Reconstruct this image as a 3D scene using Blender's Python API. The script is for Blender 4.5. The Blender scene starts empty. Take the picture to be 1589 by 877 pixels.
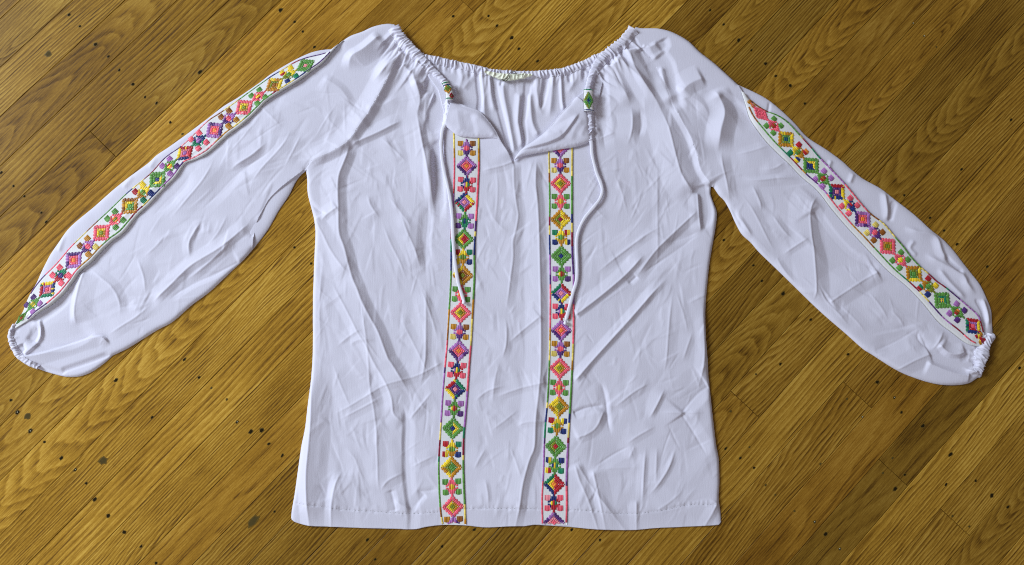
import bpy, math, random
import numpy as np
from mathutils import Matrix, Vector

rng = np.random.default_rng(7)
random.seed(7)
C = bpy.context.scene.collection
SC = bpy.context.scene

# ------------------------------------------------------------------ camera, light, exposure
PITCH, ROLL, YAW = 0.11405655, -0.02637929, 0.76287409
CAM_H = 1.25467806
FPX, PW, PH = 1300.0, 1589.0, 877.0


def rot3(p, r):
    cp, sp, cr, sr = math.cos(p), math.sin(p), math.cos(r), math.sin(r)
    return np.array([[1, 0, 0], [0, cp, -sp], [0, sp, cp]]) @ np.array([[cr, 0, sr], [0, 1, 0], [-sr, 0, cr]])


RC = rot3(PITCH, ROLL)
cam_d = bpy.data.cameras.new('camera')
cam = bpy.data.objects.new('camera', cam_d)
C.objects.link(cam)
cam_d.sensor_width = 36.0
cam_d.lens = FPX / PW * 36.0
cam_d.clip_start, cam_d.clip_end = 0.05, 50
M = Matrix([list(RC[i]) + [0] for i in range(3)] + [[0, 0, 0, 1]])
M.translation = (0, 0, CAM_H)
cam.matrix_world = M
SC.camera = cam

wd = bpy.data.worlds.new('World')
SC.world = wd
wd.use_nodes = True
bg = wd.node_tree.nodes['Background']
bg.inputs[0].default_value = (1.0, 0.915, 0.90, 1)
bg.inputs[1].default_value = 0.225


def area_lamp(name, loc, target, size, power, col):
    d = bpy.data.lights.new(name, 'AREA')
    d.shape = 'RECTANGLE'
    d.size, d.size_y = size
    d.energy = power
    d.color = col
    o = bpy.data.objects.new(name, d)
    C.objects.link(o)
    o.location = loc
    o.rotation_euler = (Vector(target) - Vector(loc)).to_track_quat('-Z', 'Y').to_euler()
    return o


area_lamp('window_light', (-4.3, 2.0, 2.6), (0.05, 0.12, 0), (1.7, 1.7), 368, (0.775, 0.895, 1.0))
area_lamp('added_fill_light', (-2.3, -2.3, 1.7), (0, 0.1, 0), (1.3, 1.3), 38, (0.85, 0.93, 1.0))  # fill lamp added for sheen on the lower left floor, not a known window

SC.cycles.filter_width = 1.1
SC.cycles.use_denoising = False
SC.cycles.adaptive_threshold = 0.005
vs = SC.view_settings
vs.view_transform = 'Standard'
vs.look = 'None'
vs.exposure = 0.0
vs.gamma = 1.0
vs.use_curve_mapping = False


def W(pts, z=0.004):
    """point of the photograph -> point of the place, on the level z above the floor (metres)"""
    p = np.atleast_2d(np.asarray(pts, float))
    d = np.stack([(p[:, 0] - PW / 2) / FPX, -(p[:, 1] - PH / 2) / FPX, -np.ones(len(p))], 1) @ RC.T
    t = (z - CAM_H) / d[:, 2]
    return d[:, :2] * t[:, None]


def P(s):
    a = [float(v) for v in s.replace(',', ' ').split()]
    return np.array(a).reshape(-1, 2)


def smooth(p, step=3.0):
    """Catmull-Rom through the points"""
    p = np.asarray(p, float)
    if len(p) < 3:
        n = max(2, int(np.linalg.norm(p[-1] - p[0]) / step) + 1)
        return p[0] + (p[-1] - p[0]) * np.linspace(0, 1, n)[:, None]
    q = np.vstack([2 * p[0] - p[1], p, 2 * p[-1] - p[-2]])
    out = []
    for i in range(1, len(q) - 2):
        a, b, c, d = q[i - 1], q[i], q[i + 1], q[i + 2]
        n = max(1, int(np.linalg.norm(c - b) / step))
        t = (np.arange(n) / n)[:, None]
        out.append(0.5 * (2 * b + (c - a) * t + (2 * a - 5 * b + 4 * c - d) * t ** 2 + (3 * b - a - 3 * c + d) * t ** 3))
    out.append(p[-1:])
    return np.vstack(out)


def arclen(p):
    return np.concatenate([[0], np.cumsum(np.linalg.norm(np.diff(p, axis=0), axis=1))])


def resample(p, n):
    s = arclen(p)
    t = np.linspace(0, s[-1], n)
    return np.stack([np.interp(t, s, p[:, 0]), np.interp(t, s, p[:, 1])], 1)


def S(s, step=3.0):
    return smooth(P(s), step)


# ------------------------------------------------------------------ scene helpers
def mesh_obj(name, verts, faces, mat, parent=None, smooth_sh=True, colors=None):
    me = bpy.data.meshes.new(name)
    me.from_pydata([tuple(v) for v in verts] if not isinstance(verts, np.ndarray) else verts.tolist(), [],
                   faces if not isinstance(faces, np.ndarray) else faces.tolist())
    if colors is not None:
        ca = me.color_attributes.new('thread', 'FLOAT_COLOR', 'POINT')
        ca.data.foreach_set('color', np.asarray(colors, np.float32).ravel())
    if smooth_sh:
        me.polygons.foreach_set('use_smooth', np.ones(len(me.polygons), bool))
    me.update()
    if mat:
        me.materials.append(mat)
    o = bpy.data.objects.new(name, me)
    C.objects.link(o)
    if parent:
        o.parent = parent
        o.matrix_parent_inverse = Matrix.Translation(-Vector(ORIG.get(parent.name, (0, 0, 0))))
    return o


ORIG = {}


class NT:
    def __init__(s, name):
        s.m = bpy.data.materials.new(name)
        s.m.use_nodes = True
        s.t = s.m.node_tree
        s.t.nodes.clear()

    def n(s, typ, **kw):
        nd = s.t.nodes.new(typ)
        for k, v in kw.items():
            setattr(nd, k, v)
        return nd

    def l(s, a, b):
        s.t.links.new(a, b)

    def put(s, sock, v):
        if hasattr(v, 'is_output'):
            s.l(v, sock)
        else:
            sock.default_value = v

    def math(s, op, a, b=None, c=None, clamp=False):
        nd = s.n('ShaderNodeMath', operation=op, use_clamp=clamp)
        s.put(nd.inputs[0], a)
        if b is not None:
            s.put(nd.inputs[1], b)
        if c is not None:
            s.put(nd.inputs[2], c)
        return nd.outputs[0]

    def xyz(s, x, y, z):
        nd = s.n('ShaderNodeCombineXYZ')
        s.put(nd.inputs[0], x); s.put(nd.inputs[1], y); s.put(nd.inputs[2], z)
        return nd.outputs[0]

    def noise(s, vec, scale=1.0, detail=2.0, rough=0.5):
        nd = s.n('ShaderNodeTexNoise')
        s.put(nd.inputs['Vector'], vec)
        nd.inputs['Scale'].default_value = scale
        nd.inputs['Detail'].default_value = detail
        nd.inputs['Roughness'].default_value = rough
        return nd.outputs[0]

    def ramp(s, fac, stops):
        nd = s.n('ShaderNodeValToRGB')
        e = nd.color_ramp.elements
        while len(e) < len(stops):
            e.new(0.5)
        for el, (p, c) in zip(e, stops):
            el.position = p
            el.color = tuple(c) + (1,) if len(c) == 3 else c
        s.put(nd.inputs[0], fac)
        return nd.outputs[0]

    def maprange(s, v, a, b, c=0.0, d=1.0):
        nd = s.n('ShaderNodeMapRange')
        s.put(nd.inputs[0], v)
        for i, q in enumerate((a, b, c, d)):
            nd.inputs[i + 1].default_value = q
        return nd.outputs[0]

    def mix(s, fac, a, b, mode='MIX'):
        nd = s.n('ShaderNodeMix', data_type='RGBA', blend_type=mode)
        s.put(nd.inputs[0], fac); s.put(nd.inputs[6], a); s.put(nd.inputs[7], b)
        return nd.outputs[2]


# ------------------------------------------------------------------ materials
def mat_wood():
    k = NT('oak_strip')
    tc = k.n('ShaderNodeTexCoord')
    sp = k.n('ShaderNodeSeparateXYZ')
    k.l(tc.outputs['Object'], sp.inputs[0])
    x, y = sp.outputs[0], sp.outputs[1]
    at = lambda nm: k.n('ShaderNodeAttribute', attribute_type='OBJECT', attribute_name=nm).outputs['Fac']
    x0, hh, sl, fr, seed, con = at('ring_x'), at('ring_h'), at('ring_slope'), at('ring_freq'), at('seed'), at('ring_contrast')
    w1 = k.math('SUBTRACT', k.noise(k.xyz(k.math('MULTIPLY', x, 10), k.math('MULTIPLY', y, 3.2), seed), 1, 2), 0.5)
    w2 = k.math('SUBTRACT', k.noise(k.xyz(k.math('MULTIPLY', x, 25), k.math('MULTIPLY', y, 7.0), k.math('ADD', seed, 9.3)), 1, 3), 0.5)
    w3 = k.math('SUBTRACT', k.noise(k.xyz(k.math('MULTIPLY', x, 160), k.math('MULTIPLY', y, 24.0), k.math('ADD', seed, 3.1)), 1, 3, 0.6), 0.5)
    xx = k.math('ADD', k.math('ADD', x, x0), k.math('MULTIPLY', w1, 0.022))
    h2 = k.math('ADD', k.math('ADD', hh, k.math('MULTIPLY', y, sl)), k.math('MULTIPLY', w2, 0.016))
    r = k.math('SQRT', k.math('ADD', k.math('MULTIPLY', xx, xx), k.math('MULTIPLY', h2, h2)))
    r = k.math('ADD', r, k.math('MULTIPLY', w3, 0.0013))
    ph = k.math('MULTIPLY', r, fr)
    ph = k.math('ADD', ph, k.math('MULTIPLY', k.noise(k.xyz(k.math('MULTIPLY', r, 45), seed, 0.0), 1, 1), 1.5))
    f = k.math('FRACT', ph)
    band = k.ramp(f, [(0.0, (0.12,) * 3), (0.10, (0.0,) * 3), (0.26, (0.30,) * 3), (0.55, (0.72,) * 3), (0.88, (1.0,) * 3), (1.0, (0.12,) * 3)])
    # pores: short dark streaks along the grain, thicker in the early wood
    po = k.noise(k.xyz(k.math('MULTIPLY', x, 560), k.math('MULTIPLY', y, 11), seed), 1, 3, 0.65)
    po2 = k.noise(k.xyz(k.math('MULTIPLY', x, 850), k.math('MULTIPLY', y, 32), k.math('ADD', seed, 5.5)), 1, 1, 0.5)
    pore = k.maprange(po, 0.50, 0.66)
    pore = k.math('MULTIPLY', pore, k.math('SUBTRACT', 1.1, k.math('MULTIPLY', band, 0.75)))
    speck = k.noise(k.xyz(k.math('MULTIPLY', x, 1500), k.math('MULTIPLY', y, 230), k.math('ADD', seed, 7.7)), 1, 2, 0.6)
    mott = k.noise(k.xyz(k.math('MULTIPLY', x, 40), k.math('MULTIPLY', y, 10), k.math('ADD', seed, 1.7)), 1, 4, 0.65)
    cloud = k.noise(k.xyz(k.math('MULTIPLY', x, 9), k.math('MULTIPLY', y, 4), k.math('ADD', seed, 21.0)), 1, 2, 0.5)
    fac = k.math('ADD', 0.66, k.math('MULTIPLY', k.math('SUBTRACT', band, 0.62), k.math('MULTIPLY', con, 0.62)))
    fac = k.math('ADD', fac, k.math('MULTIPLY', k.math('SUBTRACT', mott, 0.5), 0.35))
    fac = k.math('ADD', fac, k.math('MULTIPLY', k.math('SUBTRACT', cloud, 0.5), 0.75))
    fac = k.math('SUBTRACT', fac, k.math('MULTIPLY', pore, 0.46))
    fac = k.math('ADD', fac, k.math('MULTIPLY', k.math('SUBTRACT', po2, 0.5), 0.65), clamp=True)
    fac = k.math('ADD', fac, k.math('MULTIPLY', k.math('SUBTRACT', speck, 0.5), 0.55), clamp=True)
    col = k.ramp(fac, [(0.0, (0.072, 0.030, 0.0030)), (0.35, (0.185, 0.087, 0.0085)), (0.68, (0.325, 0.168, 0.0195)), (1.0, (0.48, 0.285, 0.050))])
    oi = k.n('ShaderNodeObjectInfo')
    col = k.mix(1.0, col, oi.outputs['Color'], 'MULTIPLY')
    b = k.n('ShaderNodeBsdfPrincipled')
    k.l(col, b.inputs['Base Color'])
    k.put(b.inputs['Roughness'], k.math('ADD', 0.36, k.math('MULTIPLY', pore, 0.25)))
    b.inputs['Specular IOR Level'].default_value = 0.12
    bp = k.n('ShaderNodeBump')
    bp.inputs['Strength'].default_value = 0.12
    bp.inputs['Distance'].default_value = 0.0004
    k.put(bp.inputs['Height'], k.math('ADD', k.math('MULTIPLY', pore, -0.7), k.math('MULTIPLY', band, 0.4)))
    k.l(bp.outputs[0], b.inputs['Normal'])
    o = k.n('ShaderNodeOutputMaterial')
    k.l(b.outputs[0], o.inputs[0])
    return k.m


def mat_cloth(name, base, trans=0.12, weave=0.45):
    k = NT(name)
    tc = k.n('ShaderNodeTexCoord')
    sp = k.n('ShaderNodeSeparateXYZ')
    k.l(tc.outputs['Object'], sp.inputs[0])
    x, y = sp.outputs[0], sp.outputs[1]
    slub = k.noise(k.xyz(k.math('MULTIPLY', x, 620), k.math('MULTIPLY', y, 60), 0.0), 1, 3)
    slub2 = k.noise(k.xyz(k.math('MULTIPLY', x, 60), k.math('MULTIPLY', y, 620), 4.0), 1, 3)
    fine = k.noise(tc.outputs['Object'], 700, 2, 0.6)
    hgt = k.math('ADD', k.math('ADD', k.math('MULTIPLY', slub, 0.5), k.math('MULTIPLY', slub2, 0.35)), k.math('MULTIPLY', fine, 0.6))
    var = k.noise(tc.outputs['Object'], 26, 3, 0.55)
    col = k.mix(k.maprange(var, 0.3, 0.7), tuple(v * 0.975 for v in base) + (1,), tuple(min(1, v * 1.02) for v in base) + (1,))
    b = k.n('ShaderNodeBsdfPrincipled')
    k.l(col, b.inputs['Base Color'])
    b.inputs['Roughness'].default_value = 0.85
    b.inputs['Specular IOR Level'].default_value = 0.1
    b.inputs['Sheen Weight'].default_value = 0.12
    b.inputs['Sheen Roughness'].default_value = 0.4
    bp = k.n('ShaderNodeBump')
    bp.inputs['Strength'].default_value = weave
    bp.inputs['Distance'].default_value = 0.0005
    k.l(hgt, bp.inputs['Height'])
    k.l(bp.outputs[0], b.inputs['Normal'])
    tr = k.n('ShaderNodeBsdfTranslucent')
    k.l(col, tr.inputs[0])
    mx = k.n('ShaderNodeMixShader')
    mx.inputs[0].default_value = trans
    k.l(b.outputs[0], mx.inputs[1])
    k.l(tr.outputs[0], mx.inputs[2])
    o = k.n('ShaderNodeOutputMaterial')
    k.l(mx.outputs[0], o.inputs[0])
    return k.m


def mat_thread():
    k = NT('embroidery_thread')
    a = k.n('ShaderNodeAttribute', attribute_type='GEOMETRY', attribute_name='thread')
    b = k.n('ShaderNodeBsdfPrincipled')
    k.l(a.outputs['Color'], b.inputs['Base Color'])
    b.inputs['Roughness'].default_value = 0.5
    b.inputs['Specular IOR Level'].default_value = 0.35
    b.inputs['Sheen Weight'].default_value = 0.1
    o = k.n('ShaderNodeOutputMaterial')
    k.l(b.outputs[0], o.inputs[0])
    return k.m


def mat_plain(name, col, rough=0.6, spec=0.3):
    k = NT(name)
    b = k.n('ShaderNodeBsdfPrincipled')
    tc = k.n('ShaderNodeTexCoord')
    v = k.noise(tc.outputs['Object'], 300, 2)
    c = k.mix(v, tuple(q * 0.8 for q in col) + (1,), tuple(min(1, q * 1.2) for q in col) + (1,))
    k.l(c, b.inputs['Base Color'])
    b.inputs['Roughness'].default_value = rough
    b.inputs['Specular IOR Level'].default_value = spec
    o = k.n('ShaderNodeOutputMaterial')
    k.l(b.outputs[0], o.inputs[0])
    return k.m


M_WOOD = mat_wood()
M_SUB = mat_plain('dark_subfloor', (0.012, 0.008, 0.004), 0.9)
M_NAIL = mat_plain('nail_filler', (0.016, 0.010, 0.003), 0.8, .05)
M_STAIN = mat_plain('rust_stain', (0.115, 0.066, 0.009), 0.5, .15)
M_NAIL2 = mat_plain('nail_filler_grey', (0.07, 0.048, 0.012), 0.7, .1)
M_STEEL = mat_plain('nail_steel', (0.42, 0.38, 0.26), 0.35, 0.6)
M_CLOTH = mat_cloth('lilac_rayon', (0.735, 0.708, 0.825))
M_TRIM = mat_cloth('white_trim_cotton', (0.80, 0.785, 0.80), 0.08, 0.6)
M_CORD = mat_cloth('lilac_cord', (0.76, 0.735, 0.83), 0.05)
M_LABEL = mat_cloth('cream_label_satin', (0.86, 0.87, 0.72), 0.1)
M_THREAD = mat_thread()
M_INK = mat_plain('label_dark_thread', (0.03, 0.035, 0.02), 0.7)

# ------------------------------------------------------------------ floor
STRIP = 0.05715
SEAM0 = -0.7381984129369895 * CAM_H
ax = np.array([math.cos(YAW), -math.sin(YAW)])    # across the strips
al = np.array([math.sin(YAW), math.cos(YAW)])     # along the strips


def strip_coord(px):
    g = W(px, 0.0)
    return (g @ ax - SEAM0) / STRIP, g @ al


floor = mesh_obj('floor', [(-1.6, -1.2, -0.009), (1.7, -1.2, -0.009), (1.7, 1.5, -0.009), (-1.6, 1.5, -0.009)], [(0, 1, 2, 3)], M_SUB, smooth_sh=False)
floor['kind'] = 'structure'
floor['label'] = 'diagonal oak strip floor with golden varnish and rows of dark nail holes'

# tone of each strip, from the upper left to the lower right: (brightness, warmth) for the upper and the lower run; floor's light gradient, brighter lower left, put in too
TONE = {-1: (.95, 0), 0: (.98, -.2), 1: (1.02, -.1), 2: (.90, .1), 3: (.98, 0), 4: (.90, .1), 5: (1.18, .1), 6: (1.08, .25), 7: (.90, .35),
        8: (.98, .3), 9: (1.03, .1), 10: (1.18, -.1), 11: (1.0, .1), 12: (1.12, -.1), 13: (.82, .2), 14: (.92, 0), 15: (.80, 0), 16: (.95, .1),
        17: (.84, .3), 18: (.88, .2), 19: (.80, .1), 20: (.85, 0), 21: (.90, .1), 22: (1.0, .0), 23: (.85, .35), 24: (.86, .45), 25: (.80, -.05),
        26: (1.08, -.1), 27: (.95, .0), 28: (.88, .0), 29: (.95, .1)}
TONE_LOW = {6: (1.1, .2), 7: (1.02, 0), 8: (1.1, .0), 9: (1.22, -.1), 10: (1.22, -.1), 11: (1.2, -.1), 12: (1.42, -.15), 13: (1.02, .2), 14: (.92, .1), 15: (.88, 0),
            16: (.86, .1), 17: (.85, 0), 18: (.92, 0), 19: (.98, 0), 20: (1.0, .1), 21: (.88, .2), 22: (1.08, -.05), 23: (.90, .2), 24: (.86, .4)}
# joints seen in the photograph, and those that lie under the blouse
JOINTS = {}
for px in [(1157, 628), (1333, 615), (1386, 733), (1484, 812), (727, 10), (148, 212), (300, 400), (380, 330), (600, 200), (520, 420), (640, 330), (580, 520), (760, 420),
           (700, 600), (880, 330), (820, 560), (960, 400), (900, 620), (1040, 300), (1020, 520), (1060, 660), (1220, 330), (1300, 380)]:
    s, a = strip_coord(px)
    JOINTS.setdefault(int(math.floor(s[0])), []).append(float(a[0]))
for t_ in np.linspace(0, 1, 200):
    s_, a_ = strip_coord((560 - 480 * t_, 120 + 420 * t_))
    i_ = int(math.floor(s_[0]))
    if i_ in (7, 8, 9, 10, 11, 12, 13) and abs(s_[0] - i_ - .5) < .2 and i_ not in JOINTS:
        JOINTS[i_] = [float(a_[0])]
# kind of figure: cathedral (0) or straight (1), close lines (2), plain (3)
FIG = {0: 0, 1: 2, 2: 0, 3: 1, 4: 0, 5: 1, 6: 3, 7: 3, 8: 3, 9: 0, 10: 2, 11: 0, 12: 2, 13: 2, 14: 0, 15: 2, 16: 0, 17: 3, 18: 0, 19: 2, 20: 0, 21: 2, 22: 1, 23: 2, 24: 3, 25: 3, 26: 2,
       27: 2, 28: 0, 29: 2}
FIG_LOW = {7: 0, 8: 0, 9: 0, 10: 0, 11: 1, 12: 1, 13: 3, 14: 2, 15: 2, 16: 0, 17: 2, 18: 1, 19: 2, 21: 0, 22: 2, 23: 2, 24: 3}

corners = np.array([(-60, -60), (1650, -60), (1650, 940), (-60, 940)])
cs, ca_ = strip_coord(corners)
PLANKS = []


def plank(idx, a0, a1, low):
    w, L, b = STRIP - 0.0007, a1 - a0 - 0.0006, 0.0004
    x, y = w / 2, L / 2
    zt = rng.normal(0, 0.00012)
    v = []
    for (ix, iy, z) in ((x, y, -0.008), (x, y, zt - b * .8), (x - b, y - b, zt)):
        v += [(-ix, -iy, z), (ix, -iy, z), (ix, iy, z), (-ix, iy, z)]
    f = []
    for r in (0, 4):
        for i in range(4):
            j = (i + 1) % 4
            f.append((r + i, r + j, r + 4 + j, r + 4 + i))
    f.append((8, 9, 10, 11))
    o = mesh_obj('plank', v, f, M_WOOD, floor, smooth_sh=False)
    mid = ax * (SEAM0 + STRIP * (idx + .5)) + al * (a0 + a1) / 2
    o.location = (mid[0], mid[1], 0)
    o.rotation_euler = (0, 0, -YAW)
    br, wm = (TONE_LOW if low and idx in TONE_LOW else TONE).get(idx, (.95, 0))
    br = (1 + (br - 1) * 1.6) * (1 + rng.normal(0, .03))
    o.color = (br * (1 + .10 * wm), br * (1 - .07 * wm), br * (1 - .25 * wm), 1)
    fg = (FIG_LOW if low and idx in FIG_LOW else FIG).get(idx, int(rng.integers(0, 4)))
    if fg == 0:
        x0, hh, sl, fr, con = rng.uniform(-.014, .014), rng.uniform(-.01, .05), rng.choice([-1, 1]) * rng.uniform(.09, .17), rng.uniform(180, 250), .42
    elif fg == 1:
        x0, hh, sl, fr, con = rng.choice([-1, 1]) * rng.uniform(.04, .07), .02, rng.uniform(-.05, .05), rng.uniform(110, 160), .50
    elif fg == 2:
        x0, hh, sl, fr, con = rng.choice([-1, 1]) * rng.uniform(.035, .06), .03, rng.uniform(-.09, .09), rng.uniform(240, 330), .62
    else:
        x0, hh, sl, fr, con = rng.uniform(-.03, .03), .08, rng.uniform(-.05, .05), rng.uniform(140, 190), .22
    for kx, vv in (('ring_x', x0), ('ring_h', hh), ('ring_slope', sl), ('ring_freq', fr), ('ring_contrast', con), ('seed', rng.uniform(0, 60))):
        o[kx] = float(vv)
    PLANKS.append((idx, a0, a1, o, mid))
    return o


for idx in range(int(math.floor(cs.min())), int(math.ceil(cs.max()))):
    # how far this strip runs through the view
    amin, amax = ca_.min(), ca_.max()
    mids = np.linspace(amin, amax, 200)
    pos = ax[None] * (SEAM0 + STRIP * (idx + .5)) + al[None] * mids[:, None]
    vis = (pos[:, 0] > -.92) & (pos[:, 0] < 1.0) & (pos[:, 1] > -.42) & (pos[:, 1] < .74)
    if not vis.any():
        continue
    e0, e1 = mids[vis].min(), mids[vis].max()
    js = sorted(JOINTS.get(idx, []))
    cuts = [e0 - rng.uniform(.05, .3)] + [j for j in js if e0 < j < e1] + [e1 + rng.uniform(.05, .3)]
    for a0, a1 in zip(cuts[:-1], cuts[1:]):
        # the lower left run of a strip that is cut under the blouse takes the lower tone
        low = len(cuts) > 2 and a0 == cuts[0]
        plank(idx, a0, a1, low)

NAILS = P('107,23 124,41 148,69 168,88 185,109 206,131 225,151 243,160 310,112 435,16 457,34 470,49 488,73 2,268 21,289 36,303 64,330 73,346 '
          '264,190 283,208 703,25 758,25 771,40 794,59 805,76 834,95 1102,16 1123,38 1146,63 1166,78 1188,99 1204,118 1226,133 1249,161 '
          '1417,36 1434,56 1453,73 1569,186 1403,303 1443,338 1492,263 1465,358 1485,379 1532,414 1123,373 1169,412 1182,436 1215,456 1258,496 '
          '1316,550 1173,581 1149,711 1170,726 1188,753 1203,768 1233,793 1264,810 1281,829 1303,852 1273,720 1370,734 1389,759 1385,711 1404,737 '
          '1475,705 1468,752 1514,746 1539,769 1564,787 1478,801 1504,817 1211,565 1134,638 1126,696 1163,694 1314,619 1339,648 1361,593 1388,617 '
          '1399,640 1432,661 1582,571 457,384 483,409 17,621 27,640 47,669 69,686 95,711 117,729 134,750 147,775 168,800 193,826 219,848 242,874 '
          '180,590 236,648 286,558 309,586 328,602 352,620 368,655 389,670 406,668 417,689 438,707 426,794 570,838 582,868 686,848 736,822 931,838 887,822')
BIG = {(107, 23), (148, 69), (206, 131), (435, 16), (27, 640), (47, 669), (95, 711), (147, 775), (180, 590), (1188, 99), (1146, 63), (1215, 456), (1432, 661), (1475, 705), (1539, 769), (1281, 829),
       (1389, 759), (1361, 593), (389, 670), (406, 668), (168, 800), (193, 826), (794, 59), (310, 112), (1226, 133)}
FAINT = {(1417, 36), (1434, 56), (1453, 73), (283, 208), (1273, 720), (1233, 793), (1203, 768), (1188, 753), (1370, 734), (1385, 711), (1478, 801), (1504, 817), (1134, 638), (1163, 694), (1339, 648),
         (1314, 619), (328, 602), (352, 620), (1553, 434), (1173, 581)}
SHINY = {(47, 669), (117, 729), (1303, 852), (1264, 810), (1388, 617), (1434, 56), (27, 640), (1339, 648), (1388, 617), (1417, 36), (368, 655)}


def nail(px, rad, mat, elong=1.4, name='nail', zz=0.00012):
    s, a = strip_coord(px)
    i = int(math.floor(s[0]))
    par = None
    for (pi, a0, a1, o, mid) in PLANKS:
        if pi == i and a0 <= a[0] <= a1:
            par, pm = o, mid
    if par is None:
        return None
    g = W(px, 0.0)[0] - pm
    lx, ly = float(g @ ax), float(g @ al)
    lx = max(-STRIP / 2 + rad * 1.1 + .001, min(STRIP / 2 - rad * 1.1 - .001, lx))
    n = 11
    z = par.data.vertices[8].co.z
    v = [(lx, ly, z + zz + 0.00005)]
    for k in range(n):
        t = 2 * math.pi * k / n
        q = rad * (1 + random.uniform(-.22, .22))
        v.append((lx + math.cos(t) * q, ly + math.sin(t) * q * elong, z + zz))
    for k in range(n):
        q = random.uniform(1.2, 1.6)
        v.append((lx + (v[1 + k][0] - lx) * q, ly + (v[1 + k][1] - ly) * q, z + zz * .4))
    f = [(0, 1 + k, 1 + (k + 1) % n) for k in range(n)] + [(1 + k, 1 + n + k, 1 + n + (k + 1) % n, 1 + (k + 1) % n) for k in range(n)]
    o = mesh_obj(name, v, f, mat, None, smooth_sh=False)
    if mat is not M_STEEL:
        o.data.materials.append(M_STAIN)
        for q in range(n, 2 * n):
            o.data.polygons[q].material_index = 1
    o.parent = par
    return o


for px in NAILS:
    key = (int(px[0]), int(px[1]))
    faint = key in FAINT
    nail(px, 0.0021 if key in BIG else (0.0011 if faint else 0.0015), M_NAIL2 if faint else M_NAIL, random.uniform(1.1, 1.6))
    if key in SHINY:
        nail(px + np.array([.3, -.3]), 0.0006, M_STEEL, 1.0, 'nail_head', 0.0003)
nail(np.array([392, 809]), 0.0042, M_NAIL2, 2.1, 'knot')
nail(np.array([160, 715]), 0.0040, M_NAIL2, 1.2, 'wood_plug')
nail(np.array([75, 84]), 0.0036, M_NAIL2, 1.1, 'wood_plug')
nail(np.array([43, 646]), 0.0032, M_NAIL2, 1.2, 'wood_plug')

# ------------------------------------------------------------------ the height field of the laid out cloth (mm)
RX0, RX1, RY0, RY1, RES = -0.80, 0.87, -0.29, 0.63, 0.001
NX, NY = int((RX1 - RX0) / RES) + 1, int((RY1 - RY0) / RES) + 1


def rnoise(cell, seed):
    """smooth noise on the raster, cell in metres, about -1..1"""
    r = np.random.default_rng(seed)
    gx, gy = int((RX1 - RX0) / cell) + 3, int((RY1 - RY0) / cell) + 3
    g = r.uniform(-1, 1, (gy, gx))
    fx, fy = np.arange(NX) * RES / cell, np.arange(NY) * RES / cell
    ix, iy = fx.astype(int), fy.astype(int)
    tx, ty = fx - ix, fy - iy
    tx, ty = tx * tx * (3 - 2 * tx), ty * ty * (3 - 2 * ty)
    a = g[iy][:, ix] * (1 - tx) + g[iy][:, ix + 1] * tx
    b = g[iy + 1][:, ix] * (1 - tx) + g[iy + 1][:, ix + 1] * tx
    return a * (1 - ty[:, None]) + b * ty[:, None]


def polyline_dist(pts, margin):
    """signed distance, arc fraction and slices on the raster near a world polyline; + is image left/below"""
    lo, hi = pts.min(0) - margin, pts.max(0) + margin
    i0, i1 = max(0, int((lo[0] - RX0) / RES)), min(NX, int((hi[0] - RX0) / RES) + 2)
    j0, j1 = max(0, int((lo[1] - RY0) / RES)), min(NY, int((hi[1] - RY0) / RES) + 2)
    if i1 <= i0 or j1 <= j0:
        return None
    X = RX0 + RES * np.arange(i0, i1)
    Y = RY0 + RES * np.arange(j0, j1)
    D = np.full((j1 - j0, i1 - i0), 1e9)
    SG = np.zeros_like(D)
    T = np.zeros_like(D)
    s = arclen(pts)
    for k in range(len(pts) - 1):
        a, b = pts[k], pts[k + 1]
        e = b - a
        L2 = e @ e
        if L2 < 1e-12:
            continue
        x0, x1 = min(a[0], b[0]) - margin, max(a[0], b[0]) + margin
        y0, y1 = min(a[1], b[1]) - margin, max(a[1], b[1]) + margin
        p0, p1 = np.searchsorted(X, x0), np.searchsorted(X, x1)
        q0, q1 = np.searchsorted(Y, y0), np.searchsorted(Y, y1)
        if p1 <= p0 or q1 <= q0:
            continue
        dx, dy = X[None, p0:p1] - a[0], Y[q0:q1, None] - a[1]
        t = np.clip((dx * e[0] + dy * e[1]) / L2, 0, 1)
        d = np.hypot(dx - t * e[0], dy - t * e[1])
        sg = e[0] * dy - e[1] * dx
        sub = D[q0:q1, p0:p1]
        m = d < sub
        sub[m] = d[m]
        SG[q0:q1, p0:p1][m] = -sg[m]
        T[q0:q1, p0:p1][m] = ((s[k] + t * (s[k + 1] - s[k])) / s[-1])[m]
    return (slice(j0, j1), slice(i0, i1)), D, SG, T


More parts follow.
